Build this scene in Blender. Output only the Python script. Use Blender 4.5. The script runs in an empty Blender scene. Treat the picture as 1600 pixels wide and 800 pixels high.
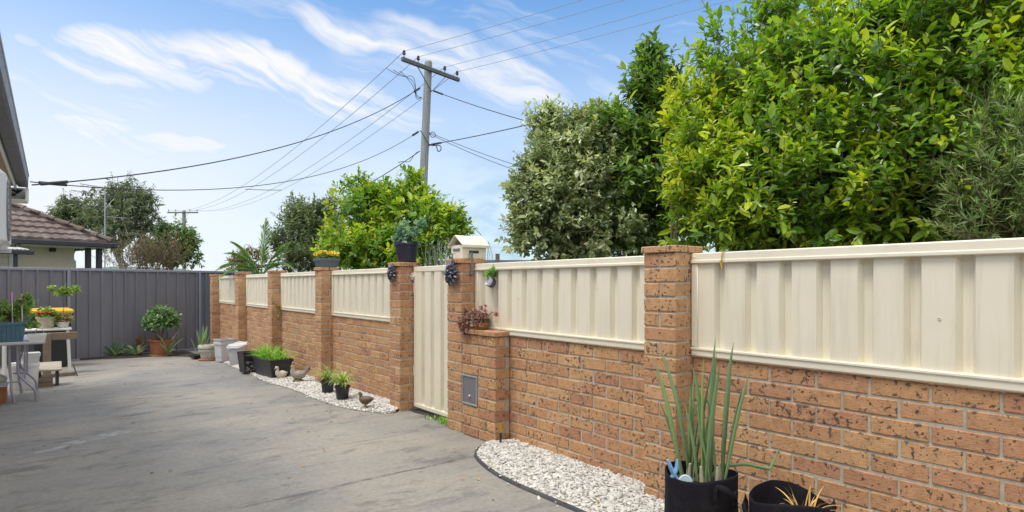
import bpy, math, random
import numpy as np
from mathutils import Vector, Matrix

sc = bpy.context.scene
C = sc.collection
R = math.radians
SEED = np.random.default_rng(7)

# ------------------------------------------------------------------ camera
TH = math.atan2(720, 940)                 # heading of the camera, clockwise from the wall direction (+Y)
CS, SN = math.cos(TH), math.sin(TH)
CAMH = 1.28
cam_d = bpy.data.cameras.new('camera')
cam_d.sensor_width = 36
cam_d.lens = 940 / 1600 * 36
cam_d.shift_y = 44 / 1600
cam_d.clip_start = 0.05
cam_d.clip_end = 5000
cam = bpy.data.objects.new('camera', cam_d)
cam.location = (0, 0, CAMH)
cam.rotation_euler = (R(90), 0, -TH)
C.objects.link(cam)
sc.camera = cam

# ------------------------------------------------------------------ exposure
EXPO = 1.12
sc.view_settings.view_transform = 'Standard'
sc.view_settings.look = 'None'
sc.view_settings.exposure = EXPO
sc.view_settings.gamma = 1
sc.view_settings.use_curve_mapping = False
sc.cycles.max_bounces = 8
sc.cycles.transparent_max_bounces = 8

# ------------------------------------------------------------------ sun
SUN_EL, SUN_AZ = R(66), R(-80)            # azimuth from +Y towards +X
sundir = Vector((math.sin(SUN_AZ) * math.cos(SUN_EL), math.cos(SUN_AZ) * math.cos(SUN_EL), math.sin(SUN_EL)))
sl = bpy.data.lights.new('sun', 'SUN')
sl.energy = 1.25
sl.angle = R(22)
sl.color = (1.0, 0.93, 0.82)
so = bpy.data.objects.new('sun', sl)
so.rotation_euler = sundir.to_track_quat('Z', 'Y').to_euler()
so.location = (-5, 5, 9)
C.objects.link(so)

# ------------------------------------------------------------------ world: Nishita sky with cirrus streaks
W = bpy.data.worlds.new('World')
sc.world = W
W.use_nodes = True
nt = W.node_tree
for n in list(nt.nodes):
    nt.nodes.remove(n)


class N:
    """small node-building helper"""
    def __init__(s, t): s.t = t
    def new(s, kind, **kw):
        n = s.t.nodes.new(kind)
        for k, v in kw.items():
            setattr(n, k, v)
        return n
    def link(s, a, b): s.t.links.new(a, b)
    def put(s, sock, v):
        if isinstance(v, bpy.types.NodeSocket): s.link(v, sock)
        else: sock.default_value = v
    def m(s, op, a, b=0.0, c=0.0, clamp=False):
        n = s.new('ShaderNodeMath', operation=op, use_clamp=clamp)
        s.put(n.inputs[0], a); s.put(n.inputs[1], b); s.put(n.inputs[2], c)
        return n.outputs[0]
    def rng(s, v, a, b, c=0.0, d=1.0, smooth=True):
        n = s.new('ShaderNodeMapRange', interpolation_type='SMOOTHSTEP' if smooth else 'LINEAR')
        s.put(n.inputs[0], v)
        for i, x in enumerate((a, b, c, d)): s.put(n.inputs[i + 1], x)
        return n.outputs[0]
    def noise(s, vec, scale, detail=4, rough=0.55, dist=0.0):
        n = s.new('ShaderNodeTexNoise')
        if vec is not None: s.link(vec, n.inputs['Vector'])
        n.inputs['Scale'].default_value = scale
        n.inputs['Detail'].default_value = detail
        n.inputs['Roughness'].default_value = rough
        n.inputs['Distortion'].default_value = dist
        return n.outputs[0]
    def mapping(s, vec, loc=(0, 0, 0), rot=(0, 0, 0), scale=(1, 1, 1), kind='POINT'):
        n = s.new('ShaderNodeMapping', vector_type=kind)
        s.link(vec, n.inputs[0])
        n.inputs[1].default_value = loc; n.inputs[2].default_value = rot; n.inputs[3].default_value = scale
        return n.outputs[0]
    def mix(s, f, a, b, blend='MIX'):
        n = s.new('ShaderNodeMix', data_type='RGBA', blend_type=blend)
        s.put(n.inputs[0], f)
        for i, x in ((6, a), (7, b)):
            if isinstance(x, (tuple, list)) and len(x) == 3: x = (*x, 1)
            s.put(n.inputs[i], x)
        return n.outputs[2]


w = N(nt)
SKY = 0.135
sky = w.new('ShaderNodeTexSky', sky_type='NISHITA', sun_disc=False, sun_elevation=SUN_EL,
            sun_rotation=SUN_AZ % (2 * math.pi), altitude=0, air_density=1.0, dust_density=0.6, ozone_density=2.2)
tc = w.new('ShaderNodeTexCoord')
sx = w.new('ShaderNodeSeparateXYZ'); w.link(tc.outputs['Generated'], sx.inputs[0])
az = w.m('ARCTAN2', sx.outputs[0], sx.outputs[1])
el = w.m('ARCSINE', sx.outputs[2])
cmb = w.new('ShaderNodeCombineXYZ'); w.link(az, cmb.inputs[0]); w.link(el, cmb.inputs[1])
ae = cmb.outputs[0]
# warp the (azimuth, elevation) field a little so that the streaks fray
wn = w.new('ShaderNodeTexNoise'); w.link(ae, wn.inputs['Vector'])
wn.inputs['Scale'].default_value = 5.0; wn.inputs['Detail'].default_value = 4
vm = w.new('ShaderNodeVectorMath', operation='MULTIPLY_ADD')
w.link(wn.outputs['Color'], vm.inputs[0]); vm.inputs[1].default_value = (0.14, 0.10, 0); w.link(ae, vm.inputs[2])
vs = w.new('ShaderNodeVectorMath', operation='SUBTRACT')
w.link(vm.outputs[0], vs.inputs[0]); vs.inputs[1].default_value = (0.07, 0.05, 0)
wa = vs.outputs[0]


def azel(x, y):
    return TH + math.atan((x - 800) / 940), math.atan((444 - y) / math.hypot(940, x - 800))


STREAKS = [  # a cirrus streak from .. to .. , half width, strength
    ((70, 62), (330, 85), 34, .95), ((230, 62), (520, 130), 44, 1.0), ((420, 110), (700, 205), 46, .95),
    ((560, 150), (800, 235), 34, .55),
    ((-40, 105), (200, 145), 26, .8), ((150, 140), (330, 185), 22, .5), ((10, 45), (90, 60), 14, .6),
    ((-60, 70), (120, 80), 14, .4), ((-40, 205), (250, 212), 26, .9), ((60, 234), (420, 226), 20, .85), ((250, 215), (430, 190), 26, .6), ((420, 250), (640, 280), 26, .5),
    ((330, 200), (560, 225), 30, .6),
    ((360, 78), (420, 62), 16, .75), ((400, 85), (500, 92), 18, .5),
    ((455, 5), (640, 75), 26, .9), ((560, 30), (780, 130), 40, .9), ((700, 90), (900, 180), 40, .85),
    ((740, 60), (880, 110), 26, .4), ((730, 150), (790, 200), 10, .45), ((620, 95), (840, 190), 20, .35),
    ((900, 120), (1100, 230), 50, .5), ((1300, 60), (1700, 130), 60, .6), ((-500, 60), (-80, 90), 60, .7),
    ((300, 330), (900, 330), 60, .35),
    ((20, 100), (620, 260), 95, .42), ((-60, 175), (520, 262), 80, .5), ((480, 50), (900, 220), 85, .42), ((40, 75), (360, 120), 40, .8), ((0, 135), (300, 190), 34, .75)]
acc = None
for (a, b, hw, st) in STREAKS:
    a1, e1 = azel(*a); a2, e2 = azel(*b)
    L = math.hypot(a2 - a1, e2 - e1) * 0.5
    mp = w.mapping(wa, loc=((a1 + a2) / 2, (e1 + e2) / 2, 0), rot=(0, 0, math.atan2(e2 - e1, a2 - a1)),
                   scale=(L * 1.45, hw / 940 * 1.25, 1), kind='TEXTURE')
    g = w.new('ShaderNodeTexGradient', gradient_type='SPHERICAL'); w.link(mp, g.inputs[0])
    v = w.m('MULTIPLY', w.rng(g.outputs[1], 0.0, 0.66), st)
    acc = v if acc is None else w.m('MAXIMUM', acc, v)
turned = w.mapping(wa, rot=(0, 0, R(21)))
fine = w.noise(w.mapping(turned, scale=(2.6, 22, 1)), 1.5, 8, 0.62, 0.3)
broad = w.noise(w.mapping(w.mapping(wa, rot=(0, 0, R(10))), scale=(1.8, 11, 1)), 1.6, 6, 0.6, 0.5)
cl = w.m('MULTIPLY', acc, w.rng(fine, 0.28, 0.64, 0.38, 1.10))
thin = w.m('MULTIPLY', w.rng(broad, 0.42, 0.72), w.rng(el, R(25), R(12), 0.42, 0.75))
cl = w.m('MAXIMUM', cl, thin)
# milky veil low over the horizon, thickest towards the sun side
veil = w.rng(el, R(31), R(5))
side = w.rng(az, R(44), R(-8), 0.70, 1.0)
veil = w.m('MULTIPLY', veil, side)
cl = w.m('MAXIMUM', cl, w.m('MULTIPLY', veil, 0.93), clamp=True)
# unseen bright cloud sheet overhead and behind the viewer, added for soft fill light
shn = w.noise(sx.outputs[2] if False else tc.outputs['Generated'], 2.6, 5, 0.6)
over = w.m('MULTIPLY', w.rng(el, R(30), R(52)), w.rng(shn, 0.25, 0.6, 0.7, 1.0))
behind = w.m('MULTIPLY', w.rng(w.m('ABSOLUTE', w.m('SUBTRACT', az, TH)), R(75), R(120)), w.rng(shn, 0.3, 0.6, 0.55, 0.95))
fill_cloud = w.m('MAXIMUM', over, behind)
cl = w.m('MAXIMUM', cl, fill_cloud)
cl = w.m('MULTIPLY', cl, w.rng(el, R(-6), R(-1)))
# grey undersides of the low bank on the right
lowb = w.noise(w.mapping(wa, scale=(3.2, 12, 1)), 1.7, 5, 0.55)
grey = w.m('MULTIPLY', w.rng(lowb, 0.40, 0.66), w.m('MULTIPLY', w.rng(el, R(17), R(4)), w.rng(az, R(10), R(32))))
CW = 0.96 / 2 ** EXPO / SKY
ccol = w.mix(grey, (CW * 1.0, CW * 1.01, CW * 1.03), (CW * .56, CW * .62, CW * .72))
skyc = w.mix(1.0, sky.outputs[0], (0.32, 0.59, 0.74), 'MULTIPLY')
ccol = w.mix(fill_cloud, ccol, (CW * 1.75, CW * 1.72, CW * 1.66))
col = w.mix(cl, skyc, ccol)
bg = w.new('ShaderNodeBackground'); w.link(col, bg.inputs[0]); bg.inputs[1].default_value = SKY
wo = w.new('ShaderNodeOutputWorld'); w.link(bg.outputs[0], wo.inputs[0])


# ------------------------------------------------------------------ places: photo column/row + distance -> metres
def at(x, y, z):
    r = (x - 800) / 940 * z
    return np.array((r * CS + z * SN, -r * SN + z * CS, CAMH + (444 - y) / 940 * z))


def gz(Y):
    return -0.02 * (min(max(Y, 5.0), 15.5) - 5.0)


def G(x, y):
    g = 0.0
    for _ in range(12):
        z = 940 * (CAMH - g) / (y - 444)
        p = at(x, y, z)
        g = gz(p[1])
    return np.array((p[0], p[1], g))


def wall_y(x, X):
    z = 940 / CS * X / (x - 80)
    return (z - X * SN) / CS


# ------------------------------------------------------------------ mesh helpers
def _cbox_template():
    vs = {}
    V = []
    for sx_ in (-1, 1):
        for sy_ in (-1, 1):
            for sz_ in (-1, 1):
                for k in range(3):
                    vs[(sx_, sy_, sz_, k)] = len(V)
                    V.append((sx_, sy_, sz_, k))
    F = []
    for k in range(3):
        o = [i for i in range(3) if i != k]
        for s in (-1, 1):
            q = []
            for a, b in ((-1, -1), (1, -1), (1, 1), (-1, 1)):
                c = [0, 0, 0]; c[k] = s; c[o[0]] = a; c[o[1]] = b
                q.append(vs[(*c, k)])
            F.append(q)
    for k in range(3):
        o = [i for i in range(3) if i != k]
        for a in (-1, 1):
            for b in (-1, 1):
                def vid(s, kk):
                    c = [0, 0, 0]; c[k] = s; c[o[0]] = a; c[o[1]] = b
                    return vs[(*c, kk)]
                F.append([vid(-1, o[0]), vid(1, o[0]), vid(1, o[1]), vid(-1, o[1])])
    T = []
    for sx_ in (-1, 1):
        for sy_ in (-1, 1):
            for sz_ in (-1, 1):
                T.append([vs[(sx_, sy_, sz_, k)] for k in range(3)])
    S = np.array([v[:3] for v in V], float)
    K = np.array([v[3] for v in V])
    P = S.copy()
    for i in range(len(V)):
        for k in range(3):
            if k != K[i]: P[i, k] *= 0.8
    def fix(fs):
        out = []
        for f in fs:
            p = P[f]
            n = np.cross(p[1] - p[0], p[2] - p[0])
            out.append(f if n @ p.mean(0) > 0 else f[::-1])
        return np.array(out)
    return S, K, fix(F), fix(T)


CB_S, CB_K, CB_F, CB_T = _cbox_template()


def rotz(a):
    c, s = math.cos(a), math.sin(a)
    return np.array(((c, -s, 0), (s, c, 0), (0, 0, 1.0)))


def rotx(a):
    c, s = math.cos(a), math.sin(a)
    return np.array(((1.0, 0, 0), (0, c, -s), (0, s, c)))


def roty(a):
    c, s = math.cos(a), math.sin(a)
    return np.array(((c, 0, s), (0, 1.0, 0), (-s, 0, c)))


class MB:
    def __init__(s):
        s.V = []; s.F = []; s.n = 0

    def add(s, verts, faces, tint=0.5, smooth=False):
        """faces: list of (m,k) int arrays or list of index lists"""
        verts = np.asarray(verts, float).reshape(-1, 3)
        groups = {}
        if isinstance(faces, np.ndarray): faces = [faces]
        for f in faces:
            f = np.asarray(f)
            if f.ndim == 1: f = f[None]
            groups.setdefault(f.shape[1], []).append(f)
        for k, fs in groups.items():
            f = np.concatenate(fs)
            t = np.full(len(f), tint) if np.isscalar(tint) else np.asarray(tint)
            s.F.append((f + s.n, t, smooth))
        s.V.append(verts); s.n += len(verts)
        return s

    def cbox(s, c, size, ch=0.004, rot=None, tint=0.5):
        h = np.asarray(size, float) / 2
        ch = min(ch, h.min() * 0.6)
        P = CB_S * h
        for k in range(3):
            P[:, k] -= np.where(CB_K != k, CB_S[:, k] * ch, 0)
        if rot is not None: P = P @ rot.T
        s.add(P + np.asarray(c, float), [CB_F, CB_T], tint)
        return s

    def box2(s, a, b, ch=0.004, tint=0.5):
        a = np.asarray(a, float); b = np.asarray(b, float)
        return s.cbox((a + b) / 2, np.abs(b - a), ch, None, tint)

    def bar(s, a, b, wd, th, ch=0.003, up=(0, 0, 1), tint=0.5):
        a = np.asarray(a, float); b = np.asarray(b, float)
        d = b - a; L = np.linalg.norm(d); d /= L
        u = np.asarray(up, float); sd = np.cross(d, u)
        if np.linalg.norm(sd) < 1e-4: sd = np.cross(d, (1.0, 0, 0))
        sd /= np.linalg.norm(sd); u = np.cross(sd, d)
        return s.cbox((a + b) / 2, (L, wd, th), ch, np.stack((d, sd, u), 1), tint)

    def tube(s, pts, rad, k=8, cap=True, tint=0.5, squash=None, smooth=True):
        pts = np.asarray(pts, float); n = len(pts)
        rad = np.full(n, rad) if np.isscalar(rad) else np.asarray(rad, float)
        t = np.gradient(pts, axis=0); t /= np.linalg.norm(t, axis=1)[:, None] + 1e-12
        ref = np.array((0, 0, 1.0)) if abs(t[0][2]) < 0.9 else np.array((1.0, 0, 0))
        u = np.cross(t[0], ref); u /= np.linalg.norm(u)
        ang = np.arange(k) / k * 2 * math.pi
        V = []
        for i in range(n):
            u = u - t[i] * (u @ t[i]); u /= np.linalg.norm(u) + 1e-12
            v = np.cross(t[i], u)
            sq = 1.0 if squash is None else squash
            V.append(pts[i] + rad[i] * (np.cos(ang)[:, None] * u * sq + np.sin(ang)[:, None] * v))
        V = np.concatenate(V)
        i = np.arange(n - 1)[:, None] * k; j = np.arange(k)[None]; j2 = (j + 1) % k
        F = np.stack((i + j, i + j2, i + k + j2, i + k + j), -1).reshape(-1, 4)
        fs = [F]
        if cap:
            fs += [np.arange(k)[::-1], (n - 1) * k + np.arange(k)]
        return s.add(V, fs, tint, smooth)

    def lathe(s, prof, c=(0, 0, 0), k=24, tint=0.5, smooth=True, rot=None, squash=(1, 1), close=False, a0=0.0):
        prof = np.asarray(prof, float); n = len(prof)
        ang = np.arange(k) / k * 2 * math.pi + a0
        V = np.zeros((n, k, 3))
        V[:, :, 0] = prof[:, 0:1] * np.cos(ang) * squash[0]
        V[:, :, 1] = prof[:, 0:1] * np.sin(ang) * squash[1]
        V[:, :, 2] = prof[:, 1:2]
        V = V.reshape(-1, 3)
        if rot is not None: V = V @ rot.T
        i = np.arange(n - 1)[:, None] * k; j = np.arange(k)[None]; j2 = (j + 1) % k
        F = np.stack((i + j, i + j2, i + k + j2, i + k + j), -1).reshape(-1, 4)
        fs = [F]
        if prof[0][0] > 1e-5 and close: fs.append(np.arange(k)[::-1])
        if prof[-1][0] > 1e-5 and close: fs.append((n - 1) * k + np.arange(k))
        return s.add(V + np.asarray(c, float), fs, tint, smooth)

    def grid(s, P, tint=0.5, smooth=True, flip=False):
        n, m = P.shape[:2]
        i = np.arange(n - 1)[:, None] * m; j = np.arange(m - 1)[None]
        F = np.stack((i + j, i + j + 1, i + m + j + 1, i + m + j), -1).reshape(-1, 4)
        if flip: F = F[:, ::-1]
        return s.add(P.reshape(-1, 3), F, tint, smooth)

    def prism(s, poly, a, b, tint=0.5):
        """poly: list of 3D points (planar) swept by vector from a to b offsets"""
        poly = np.asarray(poly, float); n = len(poly)
        V = np.concatenate((poly + a, poly + b))
        fs = [np.arange(n)[::-1], n + np.arange(n)]
        q = np.array([[i, (i + 1) % n, n + (i + 1) % n, n + i] for i in range(n)])
        return s.add(V, fs + [q], tint)

    def blade(s, base, yaw, L, wd, lean, curl, segs=7, fold=0.25, tint=0.5, tipw=0.05):
        """a strap leaf: starts at base, leaning outwards and arching down"""
        t = np.linspace(0, 1, segs + 1)
        a = R(90) - lean - curl * t ** 1.4
        dx = np.cos(a) * L / segs; dz = np.sin(a) * L / segs
        x = np.concatenate(([0], np.cumsum(dx[:-1]))); zz = np.concatenate(([0], np.cumsum(dz[:-1])))
        wv = wd * np.clip((0.55 + 1.5 * t) * (1 - t ** 2.2), tipw, 1)
        d = np.array((math.cos(yaw), math.sin(yaw), 0)); sd = np.array((-math.sin(yaw), math.cos(yaw), 0))
        c = np.asarray(base, float) + x[:, None] * d + np.outer(zz, (0, 0, 1))
        nrm = -np.sin(a)[:, None] * d + np.outer(np.cos(a), (0, 0, 1))
        P = np.stack((c - sd * wv[:, None] / 2 + nrm * wv[:, None] * fold, c, c + sd * wv[:, None] / 2 + nrm * wv[:, None] * fold), 1)
        return s.grid(P, tint, True)

    def build(s, name, mat, parent=None, sharp=None, solid=None):
        me = bpy.data.meshes.new(name)
        V = np.concatenate(s.V) if s.V else np.zeros((0, 3))
        loops = np.concatenate([f.reshape(-1) for f, _, _ in s.F])
        sizes = np.concatenate([np.full(len(f), f.shape[1]) for f, _, _ in s.F])
        tint = np.concatenate([t for _, t, _ in s.F])
        smooth = np.concatenate([np.full(len(f), sm) for f, _, sm in s.F])
        me.vertices.add(len(V)); me.vertices.foreach_set('co', V.astype(np.float32).ravel())
        me.loops.add(len(loops)); me.loops.foreach_set('vertex_index', loops.astype(np.int32))
        me.polygons.add(len(sizes))
        me.polygons.foreach_set('loop_start', np.concatenate(([0], np.cumsum(sizes)[:-1])).astype(np.int32))
        me.polygons.foreach_set('use_smooth', smooth.astype(bool))
        at_ = me.attributes.new('rnd', 'FLOAT', 'FACE'); at_.data.foreach_set('value', tint.astype(np.float32))
        me.update(calc_edges=True)
        me.materials.append(mat)
        if smooth.any(): me.set_sharp_from_angle(angle=R(42 if sharp is None else sharp))
        o = bpy.data.objects.new(name, me)
        C.objects.link(o)
        if parent is not None: o.parent = parent
        if solid:
            md = o.modifiers.new('thickness', 'SOLIDIFY'); md.thickness = solid; md.offset = 0
        return o


def tag(o, label=None, cat=None, group=None, kind=None):
    if label: o['label'] = label
    if cat: o['category'] = cat
    if group: o['group'] = group
    if kind: o['kind'] = kind
    return o


def thing(name, label, cat, loc=(0, 0, 0), rz=0.0, group=None):
    o = bpy.data.objects.new(name, None)
    o.empty_display_size = 0.1
    o.location = [float(v) for v in loc]; o.rotation_euler = (0, 0, rz)
    C.objects.link(o)
    return tag(o, label, cat, group)


def dup(root, loc, rz=None, label=None, scale=None):
    r = root.copy(); C.objects.link(r)
    r.location = [float(v) for v in loc]
    if rz is not None: r.rotation_euler = (0, 0, rz)
    if scale: r.scale = (scale,) * 3
    if label: r['label'] = label
    for ch in list(root.children):
        c = ch.copy(); C.objects.link(c); c.parent = r
        for g_ in list(ch.children):
            d = g_.copy(); C.objects.link(d); d.parent = c
    return r


# ------------------------------------------------------------------ materials
def mat(name, col, rough=0.6, var=0.12, scale=6.0, bump=0.0, bscale=60.0, metal=0.0, spec=0.5, tintvar=0.0,
        stretch=(1, 1, 1), dstretch=(1, 1, 1), dirt=0.0, dirtcol=(0.12, 0.10, 0.07), coat=0.0, dscale=2.5):
    m = bpy.data.materials.new(name); m.use_nodes = True
    t = m.node_tree; n = N(t)
    b = t.nodes['Principled BSDF']
    b.inputs['Roughness'].default_value = rough
    b.inputs['Metallic'].default_value = metal
    b.inputs['Specular IOR Level'].default_value = spec
    if coat: b.inputs['Coat Weight'].default_value = coat
    c = n.new('ShaderNodeTexCoord').outputs['Object']
    cs = n.mapping(c, scale=stretch)
    f = n.noise(cs, scale, 5, 0.6)
    k = n.rng(f, 0.25, 0.75, 1 - var, 1 + var, False)
    if tintvar:
        a = n.new('ShaderNodeAttribute', attribute_name='rnd')
        k = n.m('MULTIPLY', k, n.rng(a.outputs['Fac'], 0, 1, 1 - tintvar, 1 + tintvar, False))
    vmn = n.new('ShaderNodeVectorMath', operation='SCALE')
    vmn.inputs[0].default_value = col; n.link(k, vmn.inputs['Scale'])
    out = vmn.outputs[0]
    if dirt:
        d = n.m('MULTIPLY', n.rng(n.noise(n.mapping(c, scale=dstretch), dscale, 7, 0.68), 0.46, 0.72), dirt)
        out = n.mix(d, out, dirtcol)
    n.link(out, b.inputs['Base Color'])
    rv = n.rng(n.noise(c, scale * 2.3, 4), 0.3, 0.7, max(0.05, rough - 0.08), min(1, rough + 0.08), False)
    n.link(rv, b.inputs['Roughness'])
    if bump:
        bm = n.new('ShaderNodeBump'); bm.inputs['Strength'].default_value = bump
        bm.inputs['Distance'].default_value = 0.004
        n.link(n.noise(cs, bscale, 5, 0.65), bm.inputs['Height']); n.link(bm.outputs[0], b.inputs['Normal'])
    return m


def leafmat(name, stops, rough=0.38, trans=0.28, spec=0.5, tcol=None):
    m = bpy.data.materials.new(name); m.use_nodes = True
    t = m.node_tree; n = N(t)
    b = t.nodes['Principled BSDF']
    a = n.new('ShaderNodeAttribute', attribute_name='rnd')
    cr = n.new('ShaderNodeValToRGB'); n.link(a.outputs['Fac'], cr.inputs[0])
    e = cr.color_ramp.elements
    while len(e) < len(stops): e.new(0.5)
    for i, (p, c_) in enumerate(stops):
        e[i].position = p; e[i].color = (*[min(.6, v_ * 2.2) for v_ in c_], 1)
    oc = n.new('ShaderNodeTexCoord').outputs['Object']
    k = n.rng(n.noise(oc, 2.2, 3), 0.3, 0.7, 0.85, 1.15, False)
    vmn = n.new('ShaderNodeVectorMath', operation='SCALE'); n.link(cr.outputs[0], vmn.inputs[0]); n.link(k, vmn.inputs['Scale'])
    n.link(vmn.outputs[0], b.inputs['Base Color'])
    b.inputs['Roughness'].default_value = rough
    b.inputs['Specular IOR Level'].default_value = spec
    tr = n.new('ShaderNodeBsdfTranslucent')
    tv = n.mix(1.0, vmn.outputs[0], (1.35, 1.5, 0.6), 'MULTIPLY'); n.link(tv, tr.inputs[0])
    ms = n.new('ShaderNodeMixShader'); ms.inputs[0].default_value = trans
    n.link(b.outputs[0], ms.inputs[1]); n.link(tr.outputs[0], ms.inputs[2])
    n.link(ms.outputs[0], t.nodes['Material Output'].inputs[0])
    return m


def brickmat():
    m = bpy.data.materials.new('clay brick with iron spots'); m.use_nodes = True
    t = m.node_tree; n = N(t); b = t.nodes['Principled BSDF']
    c = n.new('ShaderNodeTexCoord').outputs['Object']
    a = n.new('ShaderNodeAttribute', attribute_name='rnd').outputs['Fac']
    base = n.new('ShaderNodeValToRGB'); n.link(a, base.inputs[0])
    e = base.color_ramp.elements
    e[0].position = 0; e[0].color = (0.42, 0.215, 0.125, 1)
    e[1].position = 1; e[1].color = (0.575, 0.352, 0.190, 1)
    x = e.new(0.10); x.color = (0.46, 0.245, 0.145, 1)
    x = e.new(0.55); x.color = (0.505, 0.287, 0.148, 1)
    k = n.rng(n.noise(c, 22, 6, 0.65), 0.25, 0.75, 0.76, 1.24, False)
    sv = n.new('ShaderNodeVectorMath', operation='SCALE'); n.link(base.outputs[0], sv.inputs[0]); n.link(k, sv.inputs['Scale'])
    # iron spots: irregular blobs, thick on some bricks and sparse on others
    blob = n.noise(c, 46, 3, 0.6, 0.1)
    patch = n.noise(c, 8, 3, 0.6)
    ad = n.new('ShaderNodeVectorMath', operation='MULTIPLY_ADD'); n.link(a, ad.inputs[0]); ad.inputs[1].default_value = (31, 17, 9); n.link(c, ad.inputs[2])
    per = n.noise(ad.outputs[0], 2.0, 1)
    thr = n.m('ADD', n.rng(patch, 0.3, 0.7, 0.65, 0.540, False), n.rng(per, 0.3, 0.7, 0.04, -0.035, False))
    spot = n.rng(n.m('SUBTRACT', blob, thr), 0.0, 0.035)
    small = n.rng(n.noise(c, 120, 2, 0.5), 0.645, 0.69)
    spot = n.m('MAXIMUM', spot, n.m('MULTIPLY', small, 0.7))
    scol = n.mix(n.rng(n.noise(c, 90, 3), 0.45, 0.6), (0.105, 0.056, 0.038), (0.14, 0.115, 0.11))
    colr = n.mix(n.m('MULTIPLY', spot, 0.93), sv.outputs[0], scol)
    # old mortar smear and weather grime
    sm = n.m('MULTIPLY', n.rng(n.noise(c, 5, 6, 0.7), 0.56, 0.78), 0.30)
    colr = n.mix(sm, colr, (0.30, 0.22, 0.14))
    n.link(colr, b.inputs['Base Color'])
    b.inputs['Roughness'].default_value = 0.82
    b.inputs['Specular IOR Level'].default_value = 0.25
    h = n.m('ADD', n.m('MULTIPLY', n.noise(n.mapping(c, scale=(1, .55, 1.7)), 85, 6, 0.7), 1.0), n.m('MULTIPLY', spot, -0.6))
    bm = n.new('ShaderNodeBump'); bm.inputs['Strength'].default_value = 0.75; bm.inputs['Distance'].default_value = 0.006
    n.link(h, bm.inputs['Height']); n.link(bm.outputs[0], b.inputs['Normal'])
    return m


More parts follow.
